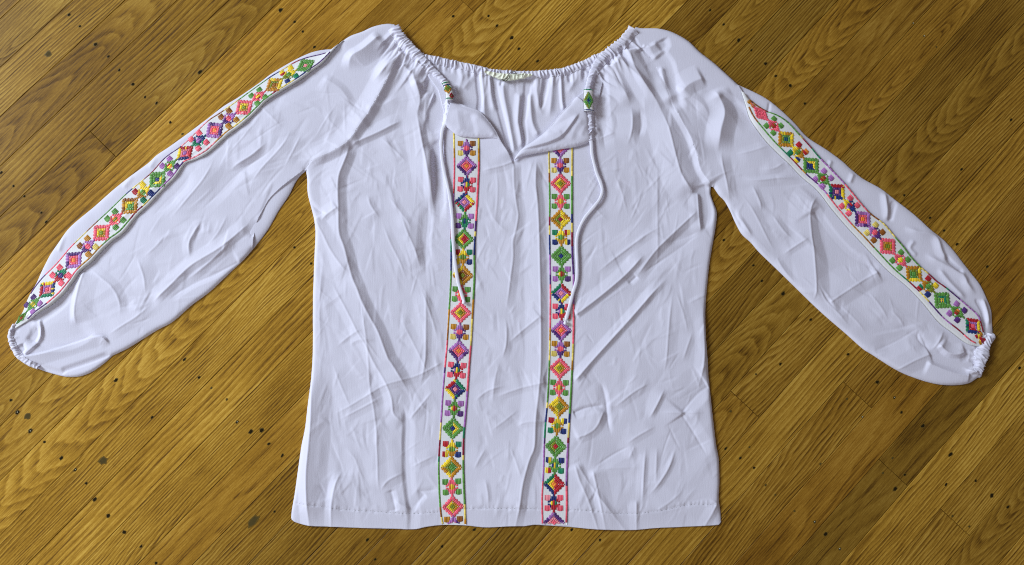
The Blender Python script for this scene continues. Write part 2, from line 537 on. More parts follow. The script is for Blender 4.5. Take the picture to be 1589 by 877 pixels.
def crease(G, pts, h, wl, wr, tap=(.2, .2), pw=1.15, px=True, curve=True, raw=False):
    """adds a fold along pts; h mm; wl / wr reach in mm on the image-left(below) / image-right(above) side"""
    if not raw and max(wl, wr) < 21 and max(wl, wr) / min(wl, wr) < 1.7 and abs(h) > .5:
        if isinstance(pts, str) or (int(abs(h) * 1e4) % 2):
            wl *= 2.1
        else:
            wr *= 2.1
        h *= .85
    big = max(wl, wr)
    if big < 11 and not raw:                      # no thin worms: a fold needs some cloth beside it
        k_ = min(1.9, 11 / big)
        if abs(h) > .7:
            wl, wr, h = wl * k_, wr * k_, h * .85
    if not raw:
        wl, wr = max(wl, 1.5 * abs(h)), max(wr, 1.5 * abs(h))
    p = pts
    if isinstance(p, str):
        p = P(p)
    if curve and len(p) > 2:
        p = smooth(p, 5.0)
    if px:
        p = W(p)
    r = polyline_dist(p, max(wl, wr) * 1e-3 + .002)
    if r is None:
        return
    sl, D, SG, T = r
    w = np.where(SG > 0, wl, wr) * 1e-3
    q = np.clip(1 - D / w, 0, 1) ** pw
    a = np.ones_like(T)
    if tap[0] > 0:
        u = np.clip(T / tap[0], 0, 1)
        a *= u * u * (3 - 2 * u)
    if tap[1] > 0:
        u = np.clip((1 - T) / tap[1], 0, 1)
        a *= u * u * (3 - 2 * u)
    G[sl] += h * a * q


def blur(G, n=1):
    for _ in range(n):
        G = (np.roll(G, 1, 0) + 2 * G + np.roll(G, -1, 0)) / 4
        G = (np.roll(G, 1, 1) + 2 * G + np.roll(G, -1, 1)) / 4
    return G


def sample(G, xy):
    fx = np.clip((xy[:, 0] - RX0) / RES, 0, NX - 1.001)
    fy = np.clip((xy[:, 1] - RY0) / RES, 0, NY - 1.001)
    i, j = fx.astype(int), fy.astype(int)
    tx, ty = fx - i, fy - j
    return (G[j, i] * (1 - tx) + G[j, i + 1] * tx) * (1 - ty) + (G[j + 1, i] * (1 - tx) + G[j + 1, i + 1] * tx) * ty


# ---- outlines, traced in the photograph
O_SHOULDER_L = S('612,37 603,36 592,37 577,41 562,48 545,54 533,61 519,69 513,74')
O_STRIP_L = S('514,75 496,77 478,82 453,94 421,113 401,128 369,150 346,164 320,184 288,208 260,228 242,240 228,253 198,275 172,296 145,320 116,344 102,358 90,375 77,394 '
              '70,407 63,421 55,439 46,454 39,469 33,485 22,501')
O_CUFF_L = S('22,501 16,514 14,524 19,539 27,553 45,566 62,574 84,581 103,585 123,584 141,577 160,564 173,552')
O_UNDER_L = S('173,552 196,541 219,527 243,512 267,499 297,473 325,452 359,420 376,404 392,386')
O_ARM_L = S('392,386 407,367 418,351 432,326 448,302 458,282 467,270')
O_SIDE_L = S('474,264 476,276 477,300 483,324 487,341 489,361 488,385 486,433 485,470 485,536 484,563 482,590 477,628 473,663 467,693 462,728 457,764 452,793 451,804')
O_HEM = S('451,804 456,810 479,816 518,818 564,820 609,821 642,822 662,818 690,815 723,816 755,819 796,817 814,817 829,815 852,816 882,818 928,822 981,823 1019,820 1064,818 1116,815 1120,811')
O_SIDE_R = S('1104,289 1103,300 1108,315 1113,330 1111,353 1107,376 1102,406 1099,432 1096,465 1095,494 1096,521 1099,562 1100,583 1104,621 1108,658 1112,691 1116,713 1117,748 1116,775 1119,796 1120,811')
O_UNDER_R = S('1108,290 1117,303 1125,311 1134,327 1142,345 1152,363 1166,376 1180,392 1210,421 1259,469 1285,493 1313,517 1340,541 1354,550 1392,574 1422,587 1454,596 1481,598 1504,595 1519,586')
O_CUFF_R = S('1519,586 1525,584 1528,564 1533,546 1537,537 1546,523 1542,516')
O_STRIP_R = S('1145,130 1183,148 1206,164 1233,189 1254,212 1286,233 1309,250 1321,261 1341,277 1368,292 1390,309 1416,329 1431,342 1446,356 1466,372 1482,389 1495,406 1510,425 1523,442 1533,463 1540,482 1541,500 1542,516')
O_SHOULDER_R = S('987,41 996,43 1011,43 1026,44 1046,50 1069,63 1087,80 1110,98 1130,116 1145,130')
NECK_BACK = S('612,37 615,39 620,48 626,59 633,68 644,77 656,83 670,86 682,89 700,93 724,98 745,103 761,107 782,109 802,110 830,110 856,108 876,105 888,101 906,94 927,84 942,77 954,69 966,62 975,53 984,43 987,41')
RAG_L = S('622,66 617,86 611,105 590,146 572,177 556,200 547,214 532,228 509,240 486,249 474,262')
RAG_R = S('976,62 996,75 1012,92 1024,115 1035,140 1043,163 1057,188 1070,212 1080,240 1087,265 1104,289')
# border and edge lines of the four embroidered bands
TL_OUT = S('520,72 508,81 476,88 457,95 437,107 417,119 371,152 340,174 319,188 283,223 254,244 232,268 196,298 170,323 143,348 108,382 98,394 84,410 61,433 46,454 39,469 33,485 23,501')
TL_IN = S('533,62 518,77 502,97 482,112 465,125 442,139 429,147 413,158 398,174 376,194 355,209 334,228 319,240 299,249 287,254 273,274 254,293 231,318 213,335 192,361 172,376 151,397 143,406 125,421 115,435 102,453 83,471 60,486 40,500 24,510')
TR_OUT = S('1158,146 1165,156 1186,170 1209,179 1224,189 1238,204 1259,227 1273,244 1313,286 1347,326 1371,345 1386,362 1404,383 1414,397 1429,413 1443,425 1455,436 1467,444 1487,460 1508,478 1519,488 1524,502 1529,528')
TR_IN = S('1150,142 1156,160 1164,184 1176,204 1190,222 1207,239 1225,256 1244,275 1262,290 1274,303 1288,322 1310,348 1330,370 1354,396 1377,420 1407,445 1431,470 1455,499 1474,514 1500,533 1522,538')
TBL_L = S('704,203 705,254 704,300 702,335 700,370 699.5,432 696.5,485 693.5,535 691,562 687,610 684,658 682,691 680.5,720 681,750 682,773 684,799 687,815')
TBL_R = S('742.5,203 743,254 741,300 737.5,361 736,391 736,432 733,490 730.5,536 728,567 725,610 722,648 720,669 719,691 719,728 720,760 721,781 722,815.5')
TBR_L = S('851.5,228 852.5,277 853,320 852.7,361 853.5,406 854,445 854,475 853.5,521 852,575 849.7,620 846.5,658 844.5,691 843,735 841,773 842,814.5')
TBR_R = S('888,225 887.6,277 887.6,345 888,391 890,432 890,483 890,515 888,568 885,628 883,658 881,695 879,743 879.5,781 879,815.5')

Hf = 4.4 + 1.0 * rnoise(.12, 1) + .35 * rnoise(.055, 2)
def cr(s, h, wl, wr, tap=(.33, .33), pw=1.12):
    crease(Hf, s, h * 1.1, wl, wr, tap, pw)
    # the crest itself is a fine sharp line
    crease(Hf, s, math.copysign(min(.55, .3 * abs(h)), h), 2.4, 2.4, tap, 1.0, raw=True)



cr2 = lambda s, h, wl, wr, tap=(.2, .2), pw=1.5: crease(Hf, s, h * 1.7, wl, wr, (min(tap[0], .15), min(.4, tap[1] + .1)), 1.2)
# ---- left shoulder and the raglan seam
cr2('617,86 611,105 590,146 572,177 556,200 547,214 532,228 509,240 486,249 474,262', 4.5, 26, 11, (.1, .05))
cr2('592,54 577,68 562,80 545,91 541,113', 5.0, 12, 24, (.15, .3))
cr2('628,80 612,94 595,112 577,129', 4.0, 16, 9, (.1, .4))
cr2('625,101 642,119', 2.5, 7, 7, (.1, .3))
cr2('654,96 644,109 642,121 650,138 656,147', 3.5, 8, 14, (.1, .3))
cr2('669,113 665,133 657,148', -4.0, 6, 6, (.1, .4))
cr2('646,82 641,90 633,101', -3.0, 4, 5, (.0, .4))
cr2('643,124 652,151 649,172 648,188', 2.6, 18, 8, (.2, .3))
cr2('675,118 678,160 676,190 671,216', -8.0, 8, 9, (.1, .3))
cr2('667,118 671,133 673,150 673,176', 3.5, 9, 6, (.15, .3))
cr2('679,215 680,260 682,300 682,354', -5.0, 7, 9, (.1, .3))
cr2('668,225 669,260 670,300 675,332', 3.0, 6, 8, (.2, .3))
cr('626,186 605,197 585,207 560,218 545,227', 3.4, 16, 8, (.25, .1))
cr('588,211 605,226 622,243 632,255', 1.6, 9, 12)
cr('645,165 650,193 656,225 661,250 665,275 667,303', 4.5, 26, 10)
cr('620,325 632,360 645,390 655,428', 3.0, 14, 20)
cr('665,303 664,340 661,376 660,432', -3.5, 7, 9)
cr2('568,170 590,165 620,150', 1.2, 10, 8)
cr2('540,165 560,185 575,205', 1.0, 8, 8)
cr2('500,120 530,140 548,170', 1.6, 14, 10)
crease(Hf, RAG_L, -.69, 1.6, 1.6, (0, 0))
crease(Hf, RAG_R, -.69, 1.6, 1.6, (0, 0))
# ---- left half of the body
cr('544,221 539,240 532,258 526,275 525,303 526,324 527,361 535,385 547,430 555,449 562,468 576,495 587,515 603,557 608,564 624,590 637,616', 4.6, 27, 13, (.05, .1))
cr('511,433 533,472 555,515 568,536 580,562 599,595 608,620 611,643', 2.4, 12, 24, (.2, .1))
cr('558,457 565,498 570,535 572,562 574,598 580,633 584,666 585,693 586,720 587,752 590,768', 1.8, 16, 14, (.2, .1))
cr('487,337 501,363 515,391 535,418 545,426', 3.2, 14, 16, (.05, .2))
cr('482,316 495,327 507,333', -2.0, 6, 6, (0, .3))
cr('525,322 507,334 498,343', 2.2, 7, 7, (.1, .3))
cr('503,385 499,430 496,480 497,520 494,560', .7, 5, 5)
cr('565,509 545,520 521,539', 1.1, 6, 5)
cr('586,528 556,528 540,538', .9, 6, 5)
cr('687,562 647,583 599,597 571,613 543,630 513,646', 1.5, 10, 10, (.05, .2))
cr('597,614 556,636 523,653', 1.5, 9, 10)
cr('608,620 611,642 627,657', 2.0, 8, 10)
cr('673,605 655,627 632,655', 1.8, 9, 12)
cr('626,627 630,654 629,693 630,735 634,775 638,792 637,820', -2.6, 6, 14, (.15, 0))
cr('629,732 602,746 590,763', 2.2, 12, 12)
cr('606,760 610,775 614,794', -2.2, 4, 6, (.1, .1))
cr('659,766 649,778 638,791', -2.4, 6, 7, (.1, .05))
cr('610,774 624,784 638,791', 1.6, 7, 7)
cr('677,706 655,716 637,726', 1.3, 7, 9)
cr('645,762 662,762 680,759', -1.5, 5, 6)
cr('533,726 521,751 515,781 513,818', 3.2, 10, 34, (.3, 0))
cr('486,540 484,600 483,650 480,690 476,735 477,781 480,818', 6.0, 13, 30, (.3, 0))
cr('535,694 550,710 556,725 565,748', 1.0, 8, 8)
cr('515,560 530,600 548,640', 1.2, 18, 22)
cr('620,490 640,530 655,560 668,590', 1.3, 12, 12)
cr('650,440 662,470 672,500 680,530', 1.5, 9, 9)
cr('660,432 661,470 661,520 660,560 652,600', 1.8, 10, 9)
cr('592,340 605,375 622,410 632,440', 1.5, 12, 10)
cr('571,300 575,318 590,340', 1.6, 8, 8)
cr('600,300 622,330 640,355', 1.2, 8, 8)
# ---- middle, between the bands
cr('797,252 798,290 802,320 804,335 801,355 796,375 796,400 792,432 790,450 787,470 783,490', 2.2, 16, 12, (.05, .2))
cr('833,243 831,282 834,315 836,353 837,391 838,433 839,490 839,563 836,605 831,651 829,693 821,714 811,751 806,787 800,817', 3.2, 24, 11, (.05, 0))
cr('796,251 781,257 766,261 746,265', 2.2, 14, 9, (.02, .3))
cr('783,490 786,509 785,536 778,560', 2.0, 14, 10)
cr('839,490 812,512 788,533', 1.6, 10, 8, (.05, .3))
cr('847,593 806,603 767,617', 1.5, 8, 8, (.05, .3))
cr('788,598 758,606 735,624', 1.4, 8, 8)
cr('806,634 784,652 761,669', 1.2, 10, 10)
cr('846,654 818,655 800,662', 1.3, 8, 8, (.05, .3))
cr('755,694 745,710 735,730', 1.2, 10, 8)
cr('790,690 800,715 810,745', 1.2, 12, 9)
cr('775,560 768,590 764,625', .9, 8, 8)
cr('752,740 757,765 758,787', 1.2, 8, 6)
cr('770,255 772,300 768,350', 1.0, 16, 14)
cr('760,330 775,350 790,362', .9, 10, 8)
# ---- right half of the body
cr('1020,160 1035,195 1047,240 1058,275 1078,303', 6.0, 32, 26, (.3, .15))
cr('1043,163 1057,188 1070,212 1080,240 1087,265 1104,289', 3.5, 8, 30, (.1, .05))
cr('980,163 981,193 978,212 972,228', 2.8, 12, 14)
cr('993,168 996,195 990,215', -2.2, 6, 8)
cr('955,205 940,211 929,216', 1.5, 10, 8)
cr('1082,298 1084,330 1087,362', 3.0, 16, 6, (.1, .2))
cr('1093,285 1097,310 1099,335 1092,360', -4.5, 10, 9, (.1, .3))
cr('1020,235 1020,300 1020,365 1020,432', .7, 4, 4)
cr('1083,326 1049,358 1026,380 1011,397 984,434', 3.2, 16, 10, (.1, .2))
cr('1087,361 1042,394 990,429', -1.8, 10, 16)
cr('1085,359 1060,370 1033,377', -1.6, 6, 8)
cr('1034,347 1002,365 975,385 945,408 920,429', 1.8, 12, 10)
cr('1000,394 970,427 930,461 893,489', 3.0, 16, 7, (.15, .02))
cr('1036,431 1014,453 981,491 951,524 916,563 890,593', 3.0, 12, 7, (.2, .05))
cr('988,429 975,441', -2.2, 5, 6, (.05, .3))
cr('1045,445 1039,490 1033,563 1028,590', 1.6, 10, 16)
cr('1048,450 1061,490 1068,520', 1.0, 10, 10)
cr('1075,512 1067,536 1058,563', 1.2, 9, 8)
cr('1090,470 1093,520 1092,560 1082,612', 2.4, 7, 9)
cr('931,586 940,620 943,651 949,680', -2.4, 6, 6)
cr('890,641 911,633 938,629', -2.4, 5, 5, (.02, .2))
cr('938,636 922,666 893,681', 2.2, 14, 10, (.1, .1))
cr('1032,601 1019,628 1006,652', 2.4, 8, 7)
cr('1012,592 984,608 951,634', 1.8, 11, 10)
cr('1100,599 1081,613 1057,642', -3.0, 18, 16, (.05, .1))
cr('1057,642 1073,666 1089,693 1098,710', -2.4, 16, 16, (.05, .3))
cr('1022,640 1055,640 1095,640', 1.6, 8, 8)
cr('981,690 951,706 919,727', -1.8, 14, 14)
cr('1019,660 990,676 970,690', 1.5, 9, 9)
cr('919,727 926,758 940,822', 2.2, 9, 20, (.1, 0))
cr('891,718 899,745 912,775 928,822', 2.8, 16, 12, (.1, 0))
cr('893,716 920,758 970,823', 1.4, 7, 7, (.1, 0))
cr('1002,690 999,728 996,785', 1.8, 4, 5)
cr('987,774 988,823', 1.9, 4, 4, (.2, 0))
cr('1019,690 1017,754', 1.3, 4, 5)
cr('1049,694 1037,726 1019,754 1005,770', 1.9, 6, 7)
cr('985,690 975,715', .9, 6, 6)
cr('919,728 960,726 999,725', .8, 6, 8)
cr('1114,778 1105,797 1095,815', 2.4, 6, 8, (.1, 0))
cr('1060,760 1040,778 1015,795', 1.2, 14, 12)
cr('905,300 925,325 945,345', 1.0, 12, 12)
cr('950,262 965,300 975,340', 1.0, 14, 14)
cr('930,262 950,264 966,262', .8, 5, 5)
# ---- right shoulder
cr2('955,89 969,101 987,119 1005,139 1021,163 1032,190', 4.4, 11, 7, (.05, .3))
cr2('947,99 957,124 972,150 979,165', 3.8, 8, 13, (.05, .2))
cr2('976,76 983,103 996,127 1010,148', 3.2, 9, 20, (.05, .3))
cr2('996,74 1010,94 1019,108 1030,130', -3.2, 8, 9, (.05, .3))
cr2('1022,84 1035,100 1041,121 1054,147', -4.0, 16, 14, (.1, .15))
cr2('1024,100 1034,140 1043,163', 3.5, 10, 16, (.2, .1))
cr2('1093,121 1069,132 1054,147', 3.4, 12, 16, (.15, .1))
cr2('1028,60 1032,70 1024,80', -2.2, 8, 10)
cr2('996,73 1008,74 1022,66', 2.0, 12, 6)
cr2('1052,158 1070,152 1090,165 1105,190', 2.5, 25, 25, (.3, .3))
cr2('1107,138 1122,173 1116,206 1113,240', 5.0, 22, 24, (.2, .2))
cr2('1112,143 1144,164 1159,181 1174,203', -2.5, 10, 9)
cr2('935,112 938,140 940,165', -2.0, 8, 8)
cr2('925,128 930,160 935,200 940,240', -3.0, 9, 16, (.1, .3))
cr2('704,158 724,167 745,175 766,199 777,219 787,234 797,250', 2.8, 16, 14, (.2, .05))
cr2('895,150 873,174 843,208 813,230 797,250', 2.8, 14, 16, (.2, .05))
# ---- left sleeve
cr('416,220 392,241 364,258 356,268', 3.2, 16, 9)
cr('435,215 415,238 370,268 334,305 307,332', -3.0, 12, 14)
cr('388,346 347,382 301,410 278,430 262,446 237,470', 2.8, 16, 9, (.1, .1))
cr('368,369 339,396 310,420 286,437', 2.4, 12, 9)
cr('373,405 332,426 304,438 277,454 262,466', -2.4, 12, 8, (.05, .2))
cr('315,340 301,363 294,379 295,403', 2.2, 10, 5)
cr('212,397 224,431 226,460', 2.0, 20, 22)
cr('406,340 396,354 388,372', -2.5, 6, 6)
cr('136,414 156,430 174,445 186,468 187,496', 2.4, 16, 12)
cr('131,420 122,450 117,480 118,506', 3.0, 8, 26, (.1, .2))
cr('237,470 215,490 190,506 165,522', 2.2, 14, 12)
cr('335,240 318,275 290,310 262,342', 2.0, 20, 22)
cr('455,195 440,225 410,258 385,290', 2.2, 18, 16)
cr('470,205 455,235 440,262', 1.6, 14, 12)
cr('400,160 420,180 440,200', 1.3, 14, 14)
cr('300,262 280,290 255,315 235,338', -2.5, 12, 16)
cr('355,330 340,360 320,385', 1.2, 10, 10)
cr('260,360 245,380 222,400', 1.2, 12, 12)
# left cuff
crease(Hf, '60,494 65,508 63,526 51,541 37,552', 3.4, 15, 2.5, (.1, .1), raw=True)
cr('56,503 58,520 46,535', -3.0, 5, 5)
cr('34,534 40,545', -3.0, 4, 4, (.1, .1))
crease(Hf, '27,554 60,550 92,541 137,526 160,523 172,536', 4.2, 16, 1.8, (.05, .1), raw=True)
crease(Hf, '50,567 68,573 96,580 102,576 137,564 174,550', -2.0, 2.0, 9, (.05, .1), raw=True)
cr('40,522 70,536 110,534 150,515', -3.0, 9, 34, (.1, .2))
cr('52,500 85,478 110,455', -2.5, 10, 22, (.1, .3))
cr('50,566 68,572 96,579 102,575 137,563 174,549', -2.2, 4, 5, (.05, .1))
# ---- right sleeve
cr('1119,230 1120,253 1126,280 1133,316', 3.6, 18, 15)
cr('1149,275 1175,280 1214,276 1243,278', 1.9, 12, 7)
cr('1269,304 1257,323 1258,363 1261,385 1264,420 1265,452 1262,468', 4.4, 34, 22, (.1, .1))
cr('1260,324 1286,362 1304,383 1320,398 1345,411 1363,421', -3.4, 18, 12, (.05, .1))
cr('1363,421 1331,440 1286,470', 3.4, 18, 18, (.05, .05))
cr('1265,436 1277,461 1286,472 1304,491 1320,510', 2.0, 12, 10)
cr('1257,367 1235,381 1213,396', 1.7, 8, 8)
cr('1213,396 1206,402 1220,425 1240,448', 1.6, 8, 8)
cr('1166,286 1179,315 1181,330', 1.7, 8, 8)
cr('1196,330 1216,359 1232,372', 1.5, 12, 9)
cr('1150,300 1170,330 1190,370 1205,395', 1.6, 14, 12)
cr('1140,330 1155,350 1168,370', 2.0, 6, 6)
cr('1133,318 1146,342 1155,360', -2.0, 5, 5)
cr('1428,508 1386,532 1354,546', -2.2, 20, 20)
cr('1427,510 1425,526 1443,545', -2.4, 8, 9)
cr('1443,549 1416,561 1392,574', 3.0, 20, 16, (.05, 0))
cr('1465,511 1455,531 1444,545', 2.6, 12, 12)
cr('1455,534 1469,547 1484,550 1500,546', 4.0, 5, 16, (.1, .1))
cr('1436,562 1462,573 1487,581 1505,583', 3.4, 22, 5, (.1, .05))
cr('1380,480 1395,495 1405,510', 1.3, 10, 10)
cr('1345,450 1365,475 1380,500', 1.5, 24, 22)
cr('1300,470 1330,500 1345,520', 1.2, 14, 14)
cr('1220,250 1200,262 1180,262', 1.3, 10, 10)
cr('1140,240 1165,235 1195,225', 1.4, 12, 10)
# strip outside the right band
HbX = 3.2 + .5 * rnoise(.05, 8) + .3 * rnoise(.02, 9)


def cb(s, h, wl, wr, tap=(.2, .2), pw=1.5):
    crease(HbX, s, h * 1.5, wl, wr, tap, pw, raw=True)


cb('1373,295 1376,320 1379,345', 2.2, 10, 6)
cb('1389,310 1383,328 1379,345', -2.6, 6, 8)
cb('1402,353 1425,360 1452,366 1461,390 1473,412', 2.2, 12, 6)
cb('1466,396 1480,411 1496,424', -3.0, 6, 5)
cb('1434,394 1463,410 1494,427 1500,439 1516,459', 2.2, 10, 7)
cb('1455,415 1475,440 1500,465', 1.8, 8, 7)
cb('1525,462 1532,485 1535,505', 2.6, 5, 6)
cb('1514,462 1526,485 1530,512', -2.4, 4, 5)
cb('1420,372 1412,385 1424,398', 1.2, 6, 6)
cb('1195,157 1193,170 1190,178', -1.2, 4, 4)
cb('1290,248 1285,262', 1.2, 6, 6)
cb('1325,268 1318,285', 1.4, 7, 6)
cb('240,243 232,262', 1.0, 7, 7)
cb('205,272 190,292', 1.0, 7, 7)
cb('98,364 90,392', 1.2, 6, 6)
# pleats of the back, seen in the neck opening
cb('740,104 743,136 745,153 743,176', -4.2, 5, 6, (0, .1))
cb('746,104 750,140 752,180 758,200', 2.2, 8, 10, (0, .2))
cb('765,122 770,147 778,178 787,213 792,240', -4.8, 6, 7, (0, .1))
cb('760,122 762,150 768,175', 1.8, 8, 8, (0, .2))
cb('780,124 782,150 790,190 798,240', 2.4, 9, 9, (0, .1))
cb('779,124 777,135', -2.5, 4, 5, (0, .4))
cb('820,122 818,151 813,180 808,200', -4.0, 8, 6, (0, .2))
cb('806,150 804,190 812,230', 2.6, 9, 9, (0, .1))
cb('812,185 814,215 812,232', -3.0, 6, 6)
cb('822,150 826,190 836,212', 2.4, 9, 8, (0, .1))
cb('848,121 846,140 841,160 840,175', -3.4, 6, 6, (0, .3))
cb('832,121 834,150 842,180', 2.0, 9, 9, (0, .3))
cb('858,120 856,150 852,185', 2.0, 9, 9, (0, .3))
cb('870,117 872,158 875,172', 2.4, 4, 5, (0, .1))
cb('883,116 885,130', -2.4, 4, 5, (0, .4))
cb('905,105 920,114', -2.0, 4, 4, (0, .1))
cb('722,110 715,130 708,150', 1.4, 9, 9)
cb('733,118 718,140', 1.2, 8, 8)
cb('902,108 893,125 880,145', 1.2, 8, 8)

# ---- gathers that run out from the drawstring casing into the cloth
CAS_L = S('611,43 618,56 627,67 638,78 650,90 661,101 672,112 685,124 692,134 696,143 697,154 695.5,165 694,178 692,195')
CAS_R = S('983,47 975,57 966,68 955,76 944,85 934,94 927,102 922,112 917,125 914,138 912,150 913,165 916,178 917,195 917,219')
CAS_B = S('640,80 656,89 670,92.5 682,95 700,99 724,104 745,109 761,113 782,115 802,116 830,116 856,114 876,111 888,107 906,100 927,90 938,85')
r2 = np.random.default_rng(11)
for cas, sgn in ((CAS_L, -1), (CAS_R, 1)):
    s = arclen(cas)
    t = 6.0
    while t < s[-1] - 8:
        p = np.array([np.interp(t, s, cas[:, 0]), np.interp(t, s, cas[:, 1])])
        q = np.array([np.interp(t + 3, s, cas[:, 0]), np.interp(t + 3, s, cas[:, 1])])
        d = (q - p) / np.linalg.norm(q - p)
        nrm = np.array([-d[1], d[0]]) if sgn < 0 else np.array([d[1], -d[0]])
        v = nrm + np.array([0, .35]) + d * r2.normal(.1, .16)
        v /= np.linalg.norm(v)
        L = r2.uniform(18, 78) if t < .62 * s[-1] else r2.uniform(8, 20)
        hgt = r2.uniform(1.5, 3.6)
        a, b = p + v * 3, p + v * L * .5 + d * r2.normal(0, 2)
        crease(Hf, np.array([a, b, p + v * L]), hgt * r2.choice([1, -1], p=[.5, .5]), r2.uniform(2.5, 8), r2.uniform(2.5, 5), (0, .7), raw=True)
        t += r2.uniform(4.5, 9)
s = arclen(CAS_B)
t = 6.0
while t < s[-1] - 8:
    p = np.array([np.interp(t, s, CAS_B[:, 0]), np.interp(t, s, CAS_B[:, 1])])
    L = r2.uniform(10, 34)
    crease(HbX, np.array([p + [0, 4], p + [r2.normal(0, 1.5), L]]), r2.uniform(.7, 2.0) * r2.choice([1, -1]), r2.uniform(2.5, 6), r2.uniform(2.5, 4), (0, .6), raw=True)
    t += r2.uniform(5, 9)
# gathers at the two wrists
CUFF_L = S('24,504 19,513 17.5,524 22,537 30,551 44,562 60,570')
CUFF_R = S('1537,520 1528,534 1524,548 1520,564 1517,580')
for k in range(9):
    t = k / 8
    p = resample(CUFF_L, 9)[k]
    v = np.array([1, -.25 + .1 * k]) / np.linalg.norm([1, -.25 + .1 * k])
    crease(Hf, np.array([p, p + v * r2.uniform(12, 26)]), r2.uniform(1.0, 2.4) * r2.choice([1, -1]), 4, 3, (0, .6), raw=True)
for k in range(20):
    p = resample(CUFF_R, 20)[k]
    v = np.array([-1, r2.normal(-.05, .25)])
    crease(Hf, np.array([p, p + v * r2.uniform(9, 26)]), r2.uniform(2, 4.2) * r2.choice([1, -1]), 3, 4, (0, .5), raw=True)
cr('1503,541 1499,552 1502,562', -4, 4, 4)
cr('1510,540 1513,552 1522,556', -3, 3, 3)

# ---- small random creasing of worn rayon; direction follows the cloth
def rand_creases(n, box, ang, spread, lo, hi, hmul=1.0, G=None):
    x0, y0, x1, y1 = box
    for _ in range(n):
        p = np.array([r2.uniform(x0, x1), r2.uniform(y0, y1)])
        a = math.radians(r2.normal(ang, spread))
        L = r2.uniform(lo, hi)
        d = np.array([math.cos(a), math.sin(a)])
        n_ = np.array([-d[1], d[0]])
        bend = r2.normal(0, .06) * L
        h = hmul * r2.uniform(.12, .45) * (1 if r2.random() < .65 else -1)
        crease(Hf if G is None else G, np.array([p - d * L / 2, p + n_ * bend, p + d * L / 2]), h, r2.uniform(2.5, 9), r2.uniform(2.5, 9), (.3, .3))


rand_creases(110, (490, 270, 690, 815), 80, 28, 14, 70)
rand_creases(80, (735, 260, 850, 815), 85, 24, 14, 60)
rand_creases(120, (890, 230, 1110, 815), 112, 30, 14, 70)
rand_creases(34, (480, 140, 690, 300), 60, 45, 14, 50)
rand_creases(26, (930, 130, 1080, 300), 80, 35, 14, 50)
rand_creases(60, (120, 300, 420, 510), -42, 28, 14, 70)
rand_creases(40, (330, 120, 520, 300), -42, 30, 14, 70)
rand_creases(80, (1120, 220, 1500, 590), 48, 34, 14, 60)
rand_creases(40, (690, 120, 930, 250), 88, 12, 14, 50, .8, HbX)
# long soft folds
for (n, box, ang, sp_) in ((16, (490, 300, 690, 800), 76, 16), (10, (890, 300, 1100, 800), 118, 18), (8, (740, 300, 850, 800), 86, 12), (8, (120, 250, 420, 520), -42, 14), (8, (1150, 250, 1480, 560), 45, 25)):
    for _ in range(n):
        p = np.array([r2.uniform(box[0], box[2]), r2.uniform(box[1], box[3])])
        a = math.radians(r2.normal(ang, sp_))
        d = np.array([math.cos(a), math.sin(a)]) * r2.uniform(35, 80)
        crease(Hf, np.array([p - d, p + r2.normal(0, 3, 2), p + d]), r2.uniform(.3, .9), r2.uniform(9, 22), r2.uniform(9, 22), (.4, .4))

# flat facets between sharp creases, one side wide and the other steep
for (n, box, ang, sp_) in ((46, (490, 290, 690, 800), 80, 40), (34, (890, 270, 1100, 810), 110, 45), (22, (735, 280, 850, 800), 90, 30), (26, (130, 300, 430, 500), -45, 40),
                           (14, (360, 120, 520, 290), -45, 40), (30, (1130, 230, 1490, 580), 50, 45), (12, (960, 120, 1090, 280), 70, 40), (14, (500, 150, 680, 290), 60, 45)):
    for _ in range(n):
        p = np.array([r2.uniform(box[0], box[2]), r2.uniform(box[1], box[3])])
        a = math.radians(r2.normal(ang, sp_))
        d = np.array([math.cos(a), math.sin(a)]) * r2.uniform(10, 34)
        if d[1] < 0:
            d = -d
        wide, thin = r2.uniform(9, 24), r2.uniform(2.5, 6)
        h = r2.uniform(.25, .85)
        if r2.random() < .5:
            wide, thin = thin, wide
        crease(Hf, np.array([p - d, p + d]), h * r2.choice([1, -1], p=[.65, .35]), wide, thin, (.35, .35), 1.15)

# fine sharp creases left by folding and pressing
for (n, box, ang, sp_) in ((90, (485, 290, 690, 815), 84, 26), (80, (890, 250, 1112, 815), 112, 30), (46, (735, 260, 850, 815), 88, 22), (50, (110, 300, 430, 540), -44, 26),
                           (30, (340, 120, 540, 300), -44, 30), (60, (1125, 220, 1500, 580), 48, 34), (22, (930, 120, 1090, 290), 74, 30), (22, (500, 140, 690, 290), 62, 35)):
    for _ in range(n):
        p = np.array([r2.uniform(box[0], box[2]), r2.uniform(box[1], box[3])])
        a = math.radians(r2.normal(ang, sp_))
        d = np.array([math.cos(a), math.sin(a)]) * r2.uniform(8, 42)
        q = np.array([-d[1], d[0]]) * r2.normal(0, .05)
        w_ = r2.uniform(1.8, 3.2)
        crease(Hf, np.array([p - d, p + q, p + d]), r2.uniform(.18, .5) * r2.choice([1, -1]), w_ * r2.uniform(1, 3), w_, (.4, .4), 1.0, raw=True)

